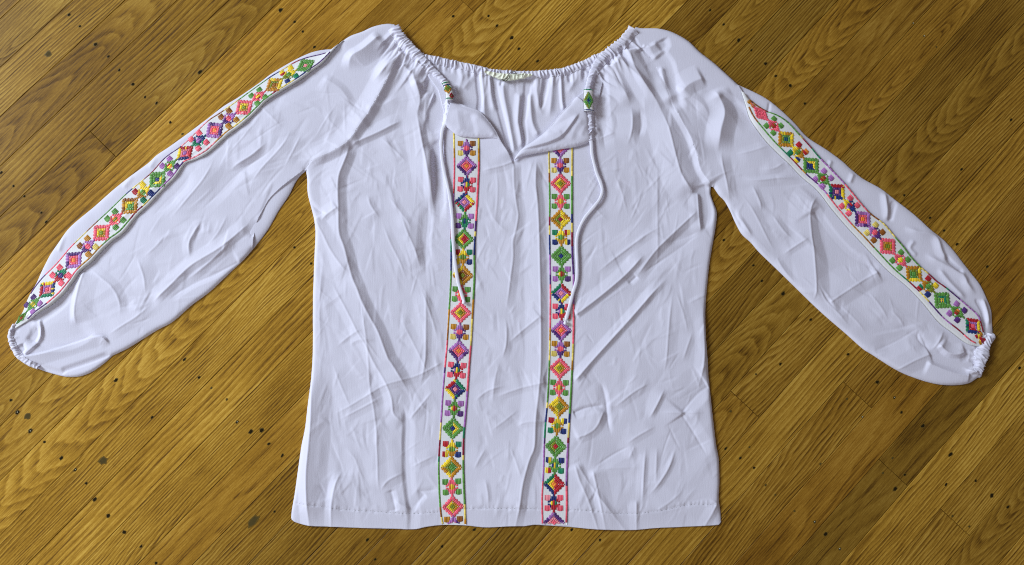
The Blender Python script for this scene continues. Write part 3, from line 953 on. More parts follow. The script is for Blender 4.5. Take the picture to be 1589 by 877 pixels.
# ---- hem: a stitched line with puckers
HEM_ST = S('456,780 479,783 495,785 526,790 583,794 632,797 674,795 727,789 761,789 799,789 840,790 880,791 913,792 943,796 981,797 1026,792 1069,783 1099,783 1117,782')
crease(Hf, HEM_ST, -.5, 2.5, 2.5, (0, 0), px=True, curve=False)
hs = arclen(HEM_ST)
HEM_MARKS = []
t = 3.0
while t < hs[-1] - 3:
    p = np.array([np.interp(t, hs, HEM_ST[:, 0]), np.interp(t, hs, HEM_ST[:, 1])])
    if not (680 < p[0] < 723 or 841 < p[0] < 880):
        HEM_MARKS.append(p)
        if r2.random() < .55:
            crease(Hf, np.array([p + [r2.normal(0, 1), -r2.uniform(3, 9)], p + [r2.normal(0, 1), r2.uniform(1, 4)]]), r2.uniform(.3, .8) * r2.choice([1, -1]), 2.5, 2.5, (.5, .1))
    t += r2.uniform(4.5, 8)

# ---- raised ground flattened under the embroidered bands of the body
for a, b in ((TBL_L, TBL_R), (TBR_L, TBR_R)):
    n = 60
    mid = W((resample(a, n) + resample(b, n)) / 2)
    r = polyline_dist(mid, .024)
    sl, D, SG, T = r
    u = np.clip((.021 - D) / .006, 0, 1)
    u = u * u * (3 - 2 * u)
    sm = blur(Hf[sl].copy(), 40)
    Hf[sl] = Hf[sl] * (1 - .75 * u) + (sm + .4) * .75 * u

crease(Hf, TL_IN, -1.8, 16, 26, (.03, .05), 1.2, curve=False)
Hf = blur(np.where(Hf > 2.6, Hf, 1.6 + np.exp((np.minimum(Hf, 2.6) - 2.6) * .5)), 0)
HbX = blur(np.maximum(HbX, 1.3), 1)

# ---- the cloth falls to the floor along its outer folds
def edge_field(polys, reach):
    E = np.full((NY, NX), 1e3)
    for p in polys:
        r = polyline_dist(W(p), reach)
        sl, D, SG, T = r
        E[sl] = np.minimum(E[sl], D)
    return E


Ef = edge_field([O_SHOULDER_L, O_SIDE_L, O_SIDE_R, O_UNDER_L, O_CUFF_L, O_UNDER_R, O_SHOULDER_R, O_CUFF_R], .05)
Hf = .8 + (Hf - .8) * (1 - np.exp(-Ef / .0020))
Eh = np.clip(edge_field([O_HEM], .05) / .035, 0, 1)
Hf = Hf * (.42 + .58 * Eh * Eh * (3 - 2 * Eh))
Eb = edge_field([O_STRIP_L, O_STRIP_R, O_ARM_L], .03)
Hb = .7 + (HbX - .7) * (1 - np.exp(-Eb / .004))

# ------------------------------------------------------------------ panels cut out of the height field
def inside(poly, x, y):
    r = np.zeros(x.shape, bool)
    n = len(poly)
    for i in range(n):
        x1, y1 = poly[i]
        x2, y2 = poly[(i + 1) % n]
        if y1 == y2:
            continue
        m = ((y1 > y) != (y2 > y))
        r ^= m & (x < (x2 - x1) * (y - y1) / (y2 - y1) + x1)
    return r


def nearest_on(poly, pts):
    best = np.full(len(pts), 1e9)
    out = pts.copy()
    for i in range(len(poly)):
        a, b = poly[i], poly[(i + 1) % len(poly)]
        e = b - a
        L = e @ e
        if L < 1e-14:
            continue
        t = np.clip(((pts - a) @ e) / L, 0, 1)
        q = a + t[:, None] * e
        d = np.hypot(*(pts - q).T)
        m = d < best
        best[m] = d[m]
        out[m] = q[m]
    return out


def panel_geom(poly_px, zfun, res=.0011, drop=1.6, seams=()):
    poly = W(poly_px)
    lo, hi = poly.min(0), poly.max(0)
    nx, ny = int((hi[0] - lo[0]) / res) + 3, int((hi[1] - lo[1]) / res) + 3
    xs, ys = lo[0] - res + res * np.arange(nx + 1), lo[1] - res + res * np.arange(ny + 1)
    cx, cy = np.meshgrid((xs[:-1] + xs[1:]) / 2, (ys[:-1] + ys[1:]) / 2)
    ins = inside(poly, cx, cy)
    jj, ii = np.nonzero(ins)
    w = nx + 1
    q = np.stack([jj * w + ii, jj * w + ii + 1, (jj + 1) * w + ii + 1, (jj + 1) * w + ii], 1)
    used, inv = np.unique(q, return_inverse=True)
    q = inv.reshape(q.shape)
    xy = np.stack([xs[used % w], ys[used // w]], 1)
    e = np.concatenate([q[:, [0, 1]], q[:, [1, 2]], q[:, [2, 3]], q[:, [3, 0]]])
    key = np.sort(e, 1)
    uq, idx, cnt = np.unique(key[:, 0].astype(np.int64) * 10000000 + key[:, 1], return_index=True, return_counts=True)
    be = e[idx[cnt == 1]]
    bv = np.unique(be)
    xy[bv] = nearest_on(poly, xy[bv])
    z = zfun(xy)
    for sm in seams:
        sw = W(sm)
        dm = np.full(len(xy), 1e9)
        dm[bv] = np.array([np.hypot(*(sw - q_).T).min() for q_ in xy[bv]])
        be = be[~((dm[be[:, 0]] < .0016) & (dm[be[:, 1]] < .0016))]
    bv = np.unique(be)
    m = np.full(len(xy), -1)
    m[bv] = len(xy) + np.arange(len(bv))
    zs = np.maximum(z[bv] - drop * 1e-3, .0002)
    verts = np.vstack([np.column_stack([xy, z]), np.column_stack([xy[bv], zs])])
    sk = np.stack([be[:, 1], be[:, 0], m[be[:, 0]], m[be[:, 1]]], 1)
    return verts, np.vstack([q, sk])


def join(*gs):
    V, F, o = [], [], 0
    for v, f in gs:
        V.append(v)
        F.append(f + o)
        o += len(v)
    return np.vstack(V), np.vstack(F)


zf = lambda xy: sample(Hf, xy) * 1e-3
zb = lambda xy: sample(Hb, xy) * 1e-3

# the blouse itself
BASE = W([(800, 430)], 0)[0]
blouse = bpy.data.objects.new('peasant_blouse', None)
C.objects.link(blouse)
blouse.location = (BASE[0], BASE[1], 0)
blouse.empty_display_size = .1
ORIG['peasant_blouse'] = (BASE[0], BASE[1], 0)
blouse['label'] = 'pale lilac peasant blouse with embroidered bands laid flat on the wooden floor'
blouse['category'] = 'blouse'


def part(name, vf, mat, colors=None, label=None, parent=None):
    o = mesh_obj(name, vf[0], vf[1], mat, None, colors=colors)
    o.parent = parent or blouse
    if parent is None:
        o.matrix_parent_inverse = Matrix.Translation(-Vector(ORIG['peasant_blouse']))
    else:
        o.matrix_parent_inverse = Matrix.Identity(4) @ Matrix.Translation((0, 0, 0))
    if label:
        o['label'] = label
    return o


NECK_FRONT_L = S('704,158 703,145 699,134 688,122 672,109 655,92 640,80 622,66')
NECK_FRONT_R = S('976,62 955,76 938,90 926,103 918,114 912,127 906,141 896,150')
V_OPEN = np.vstack([S('896,150 873,174 843,208 813,230 803,241 797,250'), S('797,250 790,239 777,219 766,199 745,175 724,166 704,158')[1:]])
front_poly = np.vstack([RAG_L, O_SIDE_L, O_HEM, O_SIDE_R[::-1], RAG_R[::-1], NECK_FRONT_R, V_OPEN[1:], NECK_FRONT_L[1:-1]])
part('front_panel', panel_geom(front_poly, zf, seams=(RAG_L, RAG_R)), M_CLOTH)

TL_MID = (resample(TL_OUT, 120) * .3 + resample(TL_IN, 120) * .7)
TR_MID = (resample(TR_OUT, 120) * .4 + resample(TR_IN, 120) * .6)
ARM_FRONT_L = S('392,386 397,351 407,329 417,311 431,296 452,279 480,258')
sl_poly = np.vstack([O_SHOULDER_L[:-8], TL_MID[6:], O_CUFF_L, O_UNDER_L[1:], ARM_FRONT_L[1:-2], RAG_L[::-1], P('617,56')])
under_poly = np.vstack([O_ARM_L, P('478,262 455,262 425,285 405,312 392,340 382,388')])
strip_l_poly = np.vstack([P('528,66'), O_STRIP_L, TL_MID[::-1][:-3]])
part('sleeve', join(panel_geom(sl_poly, zf, seams=(RAG_L,)), panel_geom(under_poly, zb), panel_geom(strip_l_poly, zb)), M_CLOTH)

sr_poly = np.vstack([RAG_R, O_UNDER_R, O_CUFF_R[:-6], TR_MID[::-1][3:], O_SHOULDER_R[::-1], P('981,52')])
strip_r_poly = np.vstack([P('1128,118'), O_STRIP_R, O_CUFF_R[::-1][1:10], TR_MID[::-1]])
part('sleeve', join(panel_geom(sr_poly, zf, seams=(RAG_R,)), panel_geom(strip_r_poly, zb)), M_CLOTH)

back_poly = np.vstack([NECK_BACK[8:-8], P('955,90 935,130 925,175 905,215 860,245 800,262 760,245 715,215 690,180 680,140 660,112 632,84')])
part('back_panel', panel_geom(back_poly, zb), M_CLOTH, label='inside of the back, gathered in pleats under the neckline')

# ---- the two facings turned out at the neck slit
Hfl = np.full((NY, NX), 11.0) + .8 * rnoise(.03, 31) + .5 * rnoise(.015, 32)
crease(Hfl, '735,178 755,195 772,216', 1.6, 12, 10)
crease(Hfl, '710,170 712,190 716,208', 1.4, 7, 9)
crease(Hfl, '728,176 734,196 736,212', -1.3, 7, 7)
crease(Hfl, '712,165 726,170 744,178', -.7, 2.5, 2.5, (0, 0))
crease(Hfl, '899,177 874,211 855,222 835,228 810,234 798,246', 3.6, 26, 1.5, (.1, .1), raw=True)
crease(Hfl, '897,178 870,192 846,208', -1.6, 6, 8)
crease(Hfl, '845,207 856,209 872,206', 1.2, 6, 4)
crease(Hfl, '905,185 893,200 884,222', 1.6, 7, 7)
crease(Hfl, '908,196 900,214', 1.2, 5, 5)
for k in range(12):
    p = resample(S('835,236 865,231 881,229 897,226'), 12)[k]
    crease(Hfl, np.array([p, p + [r2.normal(-1, 1), -5]]), r2.uniform(.3, .9) * r2.choice([1, -1]), 2.2, 2.2, (.1, .6))
    p = resample(S('705,205 724,212 745,213 765,213'), 12)[k]
    crease(Hfl, np.array([p, p + [r2.normal(0, 1), -5]]), r2.uniform(.3, .9) * r2.choice([1, -1]), 2.2, 2.2, (.1, .6))
FLAP_L_TOP = S('700,159 724,167 745,175 766,199 777,219')
FLAP_L_LOW = S('777,219 771,216.5 759,215 743,215 724,214 710,211 698,202 691,196')
FLAP_R_TOP = S('797,250 803,240 813,230 843,208 873,174 895,150.5')
FLAP_R_LOW = S('912,175 914,200 916,219 897,228 881,231 865,233.5 835,238.5 811,243.5 797,250')
Efl = edge_field([FLAP_L_TOP, FLAP_L_LOW, FLAP_R_TOP, FLAP_R_LOW], .03)
Hfl = blur(Hfl, 1)
Hfl = 7.4 + (Hfl - 7.4) * (1 - np.exp(-Efl / .003))
zfl = lambda xy: np.maximum(sample(Hfl, xy), sample(Hf, xy) + .8) * 1e-3
flap_l = np.vstack([FLAP_L_TOP, FLAP_L_LOW[1:], P('694,178')])
flap_r = np.vstack([FLAP_R_TOP, P('903,158'), FLAP_R_LOW[:-1]])
part('neck_facing', panel_geom(flap_l, zfl, .001, 1.2), M_CLOTH)
part('neck_facing', panel_geom(flap_r, zfl, .001, 1.2), M_CLOTH)


# ---- gathered tubes: casing of the neckline and the elastic at the wrists
def gathered(center, hw, zbase, bulge=4.0, amp=1.5, pitch=4.5, slant=.25, seed=1, nu=11, scallop=.12, side=0, ras=None):
    r = np.random.default_rng(seed)
    cw = W(center)
    L = arclen(cw)[-1]
    n = max(12, int(L / .0009))
    c = resample(cw, n)
    tg = np.gradient(c, axis=0)
    tg /= np.linalg.norm(tg, axis=1)[:, None]
    nm = np.stack([-tg[:, 1], tg[:, 0]], 1)
    v = np.linspace(0, L, n) * 1e3
    hws = np.interp(np.linspace(0, 1, n), np.linspace(0, 1, len(np.atleast_1d(hw))), np.atleast_1d(hw)) * 1e-3 if np.size(hw) > 1 else np.full(n, hw * 1e-3)
    ridges, t = [], 0.0
    while t < v[-1] + pitch:
        ridges.append((t, r.uniform(.7, 2.0), r.uniform(.3, 1.1), r.normal(slant, .3), r.normal(0, .6)))
        t += pitch * r.uniform(.55, 1.5)
    u = np.linspace(-1, 1, nu)
    U, V = np.meshgrid(u, v)
    R = np.zeros_like(U)
    for (t0, sg, a, sl, cv) in ridges:
        R = np.maximum(R, a * np.exp(-((V - t0 - sl * U * hws.mean() * 1e3 - cv * U * U) / sg) ** 2))
    sc = 1 + scallop * (R[:, [nu // 2]] - .4)
    pos = c[:, None, :] + nm[:, None, :] * (U * hws[:, None] * sc)[..., None]
    xy = pos.reshape(-1, 2)
    prof = np.sqrt(np.clip(1 - U ** 2, 0, 1))
    z = np.maximum(zbase(c), .0015)[:, None] * 1e3 + bulge * (prof - .35) + amp * (R - .35) * (.25 + .75 * prof)
    if side:
        cl = sample(ras, xy).reshape(z.shape)
        t = np.clip((U * side - .05) / .95, 0, 1)
        t = t * t * (3 - 2 * t)
        z = z * (1 - t) + (cl + .35 + amp * .9 * (R - .15) * (1 - t * .75)) * t
    z = np.maximum(z, .4)
    verts = np.column_stack([xy, z.ravel() * 1e-3])
    a = (np.arange(n - 1)[:, None] * nu + np.arange(nu - 1)[None]).ravel()
    f = np.stack([a, a + nu, a + nu + 1, a + 1], 1)
    # end caps and low rims
    b1, b2 = np.arange(n) * nu, np.arange(n) * nu + nu - 1
    low1, low2 = verts[b1].copy(), verts[b2].copy()
    low1[:, 2] = np.maximum(low1[:, 2] - .002, .0003)
    low2[:, 2] = np.maximum(low2[:, 2] - .002, .0003)
    o1, o2 = len(verts), len(verts) + n
    verts = np.vstack([verts, low1, low2])
    k = np.arange(n - 1)
    f = np.vstack([f, np.stack([b1[k], o1 + k, o1 + k + 1, b1[k + 1]], 1), np.stack([b2[k + 1], o2 + k + 1, o2 + k, b2[k]], 1)])
    return verts, f[:, ::-1] if False else f


zcas = lambda xy: np.full(len(xy), .0075)
part('neckline_casing', join(gathered(CAS_B, 6.2, lambda c: np.full(len(c), .0055), 1.8, 2.8, 5.0, -.15, 3, 13, .25, -1, Hb),
                             gathered(CAS_L, np.array([9, 9, 9, 8, 6.5, 5.4, 5, 5.5, 6.5]), lambda c: np.full(len(c), .0082), 1.6, 3.2, 4.6, .35, 4, 13, .25, -1, Hf),
                             gathered(CAS_R, np.array([9, 9, 9, 8, 6.5, 5.6, 5.6, 6, 6]), lambda c: np.full(len(c), .0082), 1.6, 3.2, 4.8, -.3, 5, 13, .25, 1, Hf)), M_CLOTH)
part('elastic_cuff', gathered(CUFF_L, np.array([3.5, 4.5, 5, 5, 4.5, 3.5]), lambda c: np.full(len(c), .006), 3, 1.8, 3.6, .2, 6, 11, .2, 1, Hf), M_CLOTH)
part('elastic_cuff', gathered(CUFF_R, np.array([6, 9, 10, 9, 6]), lambda c: np.full(len(c), .0062), 2.0, 3.2, 4.2, .3, 8, 15, .35, -1, Hf), M_CLOTH)

# ---- embroidery
def lin(c):
    c = np.array(c, float) / 255
    return np.where(c <= .04045, c / 12.92, ((c + .055) / 1.055) ** 2.4)


TH = {k: lin(v) for k, v in dict(pink=(238, 92, 112), pale=(236, 138, 150), purple=(82, 38, 112), lilac=(170, 108, 178), green=(92, 148, 62), teal=(16, 122, 82), navy=(22, 42, 108),
                                 red=(178, 24, 38), yellow=(240, 205, 40), gold=(190, 128, 18), brown=(146, 84, 16), olive=(126, 134, 24), orange=(238, 132, 50), straw=(226, 200, 100), crimson=(140, 20, 50)).items()}


class Stitches:
    def __init__(s):
        s.v, s.f, s.c = [], [], []

    def add(s, a, b, w, col, h=.8):
        """one raised thread from a to b (band-local mm), w wide"""
        a, b = np.asarray(a, float), np.asarray(b, float)
        d = b - a
        L = np.hypot(*d)
        if L < 1e-6:
            return
        d /= L
        n = np.array([-d[1], d[0]])
        o = len(s.v)
        c = np.clip(TH[col] * (1 + rng.normal(0, .13)), 0, 1)
        for t, hh in ((0, .05), (min(.3, .5 / L), .75), (1 - min(.3, .5 / L), .75), (1, .05)):
            m = a + d * L * t
            for q, zz in ((-.5, 0), (-.22, 1), (.22, 1), (.5, 0)):
                p = m + n * q * w
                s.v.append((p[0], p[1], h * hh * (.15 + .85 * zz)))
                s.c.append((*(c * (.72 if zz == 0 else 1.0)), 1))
        for i in range(3):
            for j in range(3):
                k = o + i * 4 + j
                s.f.append((k, k + 4, k + 5, k + 1))

    def fill(s, poly_fn, rows, col):
        for (a, b, w) in rows:
            s.add(a, b, w, col)


def diamond(st, R, cols, seed):
    """stepped satin diamond; cols = (outer, outer2 or None, middle, centre)"""
    outer, outer2, mid, cen = cols
    r = np.random.default_rng(seed)
    hs_ = R / math.sqrt(2)            # half side of the square in the turned frame
    c, s_ = math.cos(math.pi / 4), math.sin(math.pi / 4)
    rt = lambda p: (p[0] * c - p[1] * s_, p[0] * s_ + p[1] * c)
    n = 9
    m1, m2 = .56 * hs_, .26 * hs_
    alt = r.integers(0, 4)
    for side in range(4):
        ca_, sa_ = [(1, 0), (0, 1), (-1, 0), (0, -1)][side]
        fr = lambda u, v: rt((u * ca_ - v * sa_, u * sa_ + v * ca_))
        for k in range(n):
            u = (k + .5) / n * 2 - 1
            uu = u * hs_ * .97
            inner = max(abs(uu), m1)
            top = hs_ * (1.0 + (.07 if k % 2 else -.02))
            if top - inner > .25:
                if isinstance(outer, (list, tuple)):
                    co = outer[side]
                    if r.random() < .12:
                        co = outer[(side + 1) % 4]
                else:
                    co = outer
                    if outer2 and (side == alt or (side == (alt + 1) % 4 and k < n // 2)):
                        co = outer2
                st.add(fr(uu, inner), fr(uu, top), 2 * hs_ / n * 1.08, co, .9)
        n2 = 5
        for k in range(n2):
            u = (k + .5) / n2 * 2 - 1
            uu = u * m1
            inner = max(abs(uu), m2)
            if m1 - inner > .2:
                cm = mid if not isinstance(mid, (list, tuple)) else mid[0 if side < 2 else 1]
                st.add(fr(uu, inner), fr(uu, m1 * 1.04), 2 * m1 / n2 * 1.05, cm, 1.0)
        cc = cen if not isinstance(cen, (list, tuple)) else cen[side % 2]
        for k in range(2):
            u = (k + .5) / 2 * 2 - 1
            if side < 2:
                st.add(fr(u * m2, -m2), fr(u * m2, m2), m2 * 1.0, cc, .95 + .1 * side)


def flower(st, R, cols, leaf, seed):
    """small stepped diamond with a tip at either end and four leaves"""
    outer, outer2, cen = cols
    r = np.random.default_rng(seed)
    a, b = .60 * R, .78 * R            # half width, half height
    n = 7
    for k in range(n):
        u = (k + .5) / n * 2 - 1
        top = b * (1 - abs(u)) + .10 * R
        co, cd = (outer, outer2 or outer)
        for sg, cx_ in ((1, co if k < n - 2 else cd), (-1, cd if k > 1 else co)):
            if top - .28 * R * (1 - abs(u)) > .2:
                st.add((u * a, sg * .26 * R * (1 - abs(u))), (u * a, sg * top), 2 * a / n * 1.1, cx_, .9)
    for k in range(3):
        u = (k - 1) * .2 * R
        hgt = (.30 if k == 1 else .2) * R
        cc = cen if not isinstance(cen, (list, tuple)) else cen[k % len(cen)]
        st.add((u, -hgt), (u, hgt), .22 * R, cc, 1.05)
    for sg in (1, -1):
        st.add((-.05 * R, sg * b * .9), (-.05 * R, sg * R * 1.0), .12 * R, outer if sg > 0 else (outer2 or outer), .8)
        st.add((.06 * R, sg * b * .9), (.06 * R, sg * R * .93), .12 * R, outer2 or outer, .8)
    for i, (sx, sy) in enumerate(((-1, 1), (1, 1), (1, -1), (-1, -1))):
        lc = leaf[i % len(leaf)]
        cxy = np.array([sx * .63 * R, sy * .50 * R])
        for k in range(4):
            off = (k - 1.5) * .14 * R
            ln = (.29 if k in (1, 2) else .24) * R
            cq = lc if isinstance(lc, str) else lc[0 if k < 2 else 1]
            st.add(cxy + [off, -ln], cxy + [off, ln * (1.15 if k in (0, 3) else .95)],   .16 * R, cq, .85)


# band surfaces: ruled strips (u across 0..1, v along)
class Band:
    def __init__(s, a, b, n, nu, zfn):
        s.A, s.B = resample(W(a, .006), n), resample(W(b, .006), n)
        s.u = np.linspace(0, 1, nu)
        s.pos = s.A[:, None, :] * (1 - s.u[None, :, None]) + s.B[:, None, :] * s.u[None, :, None]
        s.z = zfn(s.pos, s.u)
        s.n, s.nu = n, nu
        s.xy = s.pos.reshape(-1, 2)
        s.zz = s.z.reshape(-1)

    def mesh(s, drop):
        v = np.column_stack([s.xy, s.zz * 1e-3])
        nu, n = s.nu, s.n
        a = (np.arange(n - 1)[:, None] * nu + np.arange(nu - 1)[None]).ravel()
        f = np.stack([a, a + nu, a + nu + 1, a + 1], 1)
        k = np.arange(n - 1)
        for col in (0, nu - 1):
            bidx = np.arange(n) * nu + col
            low = v[bidx].copy()
            low[:, 2] = np.maximum(low[:, 2] - drop * 1e-3, .0004)
            o = len(v)
            v = np.vstack([v, low])
            q = np.stack([bidx[k], o + k, o + k + 1, bidx[k + 1]], 1)
            f = np.vstack([f, q if col else q[:, ::-1]])
        return v, f

    def zat(s, xy):
        lo, hi = xy.min(0) - .012, xy.max(0) + .012
        m = ((s.xy > lo) & (s.xy < hi)).all(1)
        if not m.any():
            m[:] = True
        X, Z = s.xy[m], s.zz[m]
        out = np.empty(len(xy))
        for i0 in range(0, len(xy), 2000):
            d = ((xy[i0:i0 + 2000, None, :] - X[None]) ** 2).sum(2)
            k = np.argpartition(d, min(4, d.shape[1] - 1), 1)[:, :4]
            dd = np.take_along_axis(d, k, 1) + 1e-9
            wgt = 1 / dd
            out[i0:i0 + 2000] = (wgt * Z[k]).sum(1) / wgt.sum(1)
        return out


def conform(st, org, along, across, band, lift, clip=None):
    v = np.array(st.v)
    xy = org[None] + v[:, :1] * 1e-3 * across[None] + v[:, 1:2] * 1e-3 * along[None]
    z = band.zat(xy) + v[:, 2] + lift
    return np.column_stack([xy, z * 1e-3]), np.array(st.f), np.array(st.c)


def motif(bandobj, band, px, prev, nxt, R, kind, cols, leaf=None, seed=0, squash=1.0, keep=None):
    w = W([px, prev, nxt], .008)
    al_ = w[1] - w[2]                    # towards the start of the band
    al_ /= np.linalg.norm(al_)
    ac_ = np.array([al_[1], -al_[0]])
    st = Stitches()
    if kind == 'D':
        diamond(st, R, cols, seed)
    else:
        flower(st, R, cols, leaf, seed)
    if squash != 1.0:
        st.v = [(a * squash, b, c) for a, b, c in st.v]
    if keep is not None:
        F = np.array(st.f)
        cen = np.array(st.v)[F].mean(1)
        st.f = [tuple(f) for f in F[(cen[:, 1] >= keep[0]) & (cen[:, 1] <= keep[1])]]
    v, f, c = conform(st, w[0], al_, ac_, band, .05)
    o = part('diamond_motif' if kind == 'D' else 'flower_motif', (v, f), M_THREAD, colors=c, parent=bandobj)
    return o


def border(bandobj, band, u, cols, lengths, v0=0.0, v1=1.0, wid=1.9, seed=0):
    """couched border line: a run of short threads whose colour changes along the band"""
    r = np.random.default_rng(seed)
    i0, i1 = int(v0 * (band.n - 1)), int(v1 * (band.n - 1))
    line = band.A[i0:i1] * (1 - u) + band.B[i0:i1] * u
    L = arclen(line)
    st_v, st_f, st_c = [], [], []
    tot = sum(lengths)
    edges = np.cumsum(lengths) / tot * L[-1]
    t = 0.0
    while t < L[-1] - .003:
        dl = .0075 * r.uniform(.8, 1.2)
        k = int(np.searchsorted(edges, t + .0015))
        col = cols[min(k, len(cols) - 1)]
        a = np.array([np.interp(t, L, line[:, 0]), np.interp(t, L, line[:, 1])])
        t1 = min(t + dl, L[-1])
        b = np.array([np.interp(t1, L, line[:, 0]), np.interp(t1, L, line[:, 1])])
        st = Stitches()
        st.add(a * 1e3, b * 1e3, wid * r.uniform(.9, 1.1), col, 1.0)
        o = len(st_v)
        st_v += st.v
        st_f += [tuple(q + o for q in f) for f in st.f]
        st_c += st.c
        t = t1 - .0005
    v = np.array(st_v)
    xy = v[:, :2] * 1e-3
    z = band.zat(xy) + v[:, 2] + .05
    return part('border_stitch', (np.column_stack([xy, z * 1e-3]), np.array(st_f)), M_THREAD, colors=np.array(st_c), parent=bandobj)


# colour schemes, in the order of the pattern
D_PINK = ('pink', None, ['yellow', 'gold'], 'olive')
D_PURP = ('lilac', 'purple', 'pink', 'orange')
D_MULT = (['teal', 'navy', 'yellow', 'red'], None, 'purple', 'pale')
D_GREEN = ('green', None, ['green', 'yellow'], 'navy')
D_GREENR = ('green', None, ['yellow', 'red'], 'red')
D_GOLD = ('gold', 'yellow', ['olive', 'green'], 'green')
F_PINK = (('pink', None, ['orange', 'yellow', 'gold']), ['green'])
F_PURP = (('lilac', 'purple', 'pink'), ['gold', 'brown', 'gold', 'straw'])
F_MULT = (('navy', 'red', ['lilac', 'yellow', 'teal']), ['pink'])
F_GREEN = (('green', None, ['yellow', 'red', 'brown']), ['lilac', 'lilac', 'purple', 'lilac'])
F_GREENB = (('green', 'teal', ['teal', 'navy', 'teal']), ['lilac', 'lilac', 'lilac', 'purple'])
F_GOLD = (('yellow', 'gold', ['green', 'olive', 'green']), ['red', 'teal', 'navy', ('red', 'yellow')])


def run(bandobj, band, seq, R, seed):
    pts = [np.array(q[0], float) for q in seq]
    for i, q in enumerate(seq):
        p = pts[i]
        pv = pts[i - 1] if i else p + (p - pts[1])
        nx_ = pts[i + 1] if i + 1 < len(pts) else p + (p - pts[i - 1])
        kw = q[3] if len(q) > 3 else {}
        if q[1] == 'D':
            motif(bandobj, band, p, pv, nx_, kw.get('R', R), 'D', q[2], seed=seed + i, squash=kw.get('sq', 1), keep=kw.get('keep'))
        else:
            motif(bandobj, band, p, pv, nx_, kw.get('R', R * .92), 'F', q[2][0], q[2][1], seed=seed + i, squash=kw.get('sq', 1), keep=kw.get('keep'))


def z_flat(pos, u):
    z = sample(Hf, pos.reshape(-1, 2)).reshape(pos.shape[:2])
    return z + .45


# left and right bands down the front
bl = Band(TBL_L + [-1.2, 0], TBL_R + [1.2, 0], 440, 27, z_flat)
BL = part('trim_band', bl.mesh(.9), M_TRIM, label='embroidered band down the front beside the longer row of the left tie')
BL['label'] = 'embroidered band of diamonds and flowers down the front left'
run(BL, bl, [((724, 229.6), 'F', F_PURP), ((724, 257), 'D', ('lilac', 'purple', 'pink', 'orange')), ((724, 286), 'F', F_MULT), ((721, 313.4), 'D', (['navy', 'teal', 'red', 'yellow'], None, 'lilac', 'pale')),
             ((721, 342.5), 'F', F_GREENB), ((719, 370.5), 'D', D_GREENR), ((718.5, 398.5), 'F', F_GOLD), ((718, 427), 'D', ('gold', 'yellow', 'brown', 'olive')), ((715.5, 456.5), 'F', F_PINK),
             ((714.7, 485), 'D', D_PINK), ((713, 515), 'F', F_PURP), ((711.7, 544.5), 'D', D_PURP), ((708.7, 574.4), 'F', F_MULT), ((706.4, 604), 'D', (['red', 'yellow', 'navy', 'teal'], None, 'purple', 'pale')),
             ((704.6, 634), 'F', F_GREEN), ((702.6, 665), 'D', D_GREEN), ((701, 697.6), 'F', F_GOLD), ((700, 725.6), 'D', D_GOLD), ((701, 756), 'F', F_PINK), ((702.6, 787), 'D', D_PINK),
             ((703.5, 815), 'F', F_PURP, {'keep': (1.5, 40)})], 16.2, 100)
border(BL, bl, .032, ['straw', 'gold', 'pink', 'red', 'lilac', 'crimson', 'teal', 'navy', 'green', 'gold', 'brown', 'pink', 'purple', 'lilac', 'straw', 'crimson', 'teal', 'green', 'brown', 'straw'],
       [30, 14, 50, 10, 60, 10, 22, 32, 62, 36, 16, 40, 14, 75, 26, 22, 10, 70, 18, 12], 0, 1, 2.5, 1)
border(BL, bl, .968, ['straw', 'gold', 'pink', 'purple', 'straw', 'navy', 'green', 'gold', 'straw', 'pink', 'lilac', 'teal', 'crimson', 'straw', 'green', 'straw', 'gold'],
       [32, 16, 105, 22, 8, 30, 78, 30, 45, 70, 62, 20, 24, 8, 68, 30, 8], 0, 1, 2.9, 2)
br = Band(TBR_L + [-1.2, 0], TBR_R + [1.2, 0], 430, 27, z_flat)
BR = part('trim_band', br.mesh(.9), M_TRIM, label='embroidered band of diamonds and flowers down the front right')
run(BR, br, [((869, 228), 'D', ('lilac', 'purple', 'pink', 'pink')), ((869.5, 256), 'F', F_PURP), ((870, 284), 'D', D_PINK), ((870, 312), 'F', F_PINK), ((870, 340), 'D', ('gold', 'yellow', ['olive', 'yellow'], 'crimson')),
             ((871, 368), 'F', (('yellow', 'gold', ['green', 'green', 'olive']), ['teal', ('red', 'yellow'), ('yellow', 'navy'), 'navy'])), ((871, 397), 'D', ('green', None, 'green', 'navy')), ((871.6, 425), 'F', F_GREEN), ((871, 455), 'D', (['teal', 'navy', 'yellow', 'red'], None, 'lilac', 'pale')),
             ((871.6, 483), 'F', F_MULT), ((871, 512.6), 'D', ('lilac', 'purple', 'pink', 'orange')), ((870, 541.4), 'F', F_PURP), ((869, 571.4), 'D', D_PINK), ((868, 601.7), 'F', F_PINK),
             ((867, 631), 'D', ('gold', 'yellow', ['yellow', 'olive'], 'olive')), ((865, 661), 'F', (('yellow', 'gold', ['olive', 'green', 'olive']), ['red', ('yellow', 'navy'), 'navy', 'teal'])), ((862.5, 693), 'D', ('green', None, ['olive', 'green'], 'red')),
             ((861, 722.6), 'F', (('green', None, ['navy', 'yellow', 'teal']), [('navy', 'yellow'), 'navy', 'teal', ('yellow', 'red')])), ((860, 751.4), 'D', (['teal', 'navy', 'red', 'red'], None, ['yellow', 'red'], 'orange')),
             ((859.5, 781), 'F', (('navy', 'red', ['yellow', 'red', 'teal']), ['pale', 'pink', 'pink', 'pink'])), ((860, 812), 'D', ('lilac', 'purple', 'pale', 'pink'), {'keep': (-1.5, 40)})], 16.2, 200)
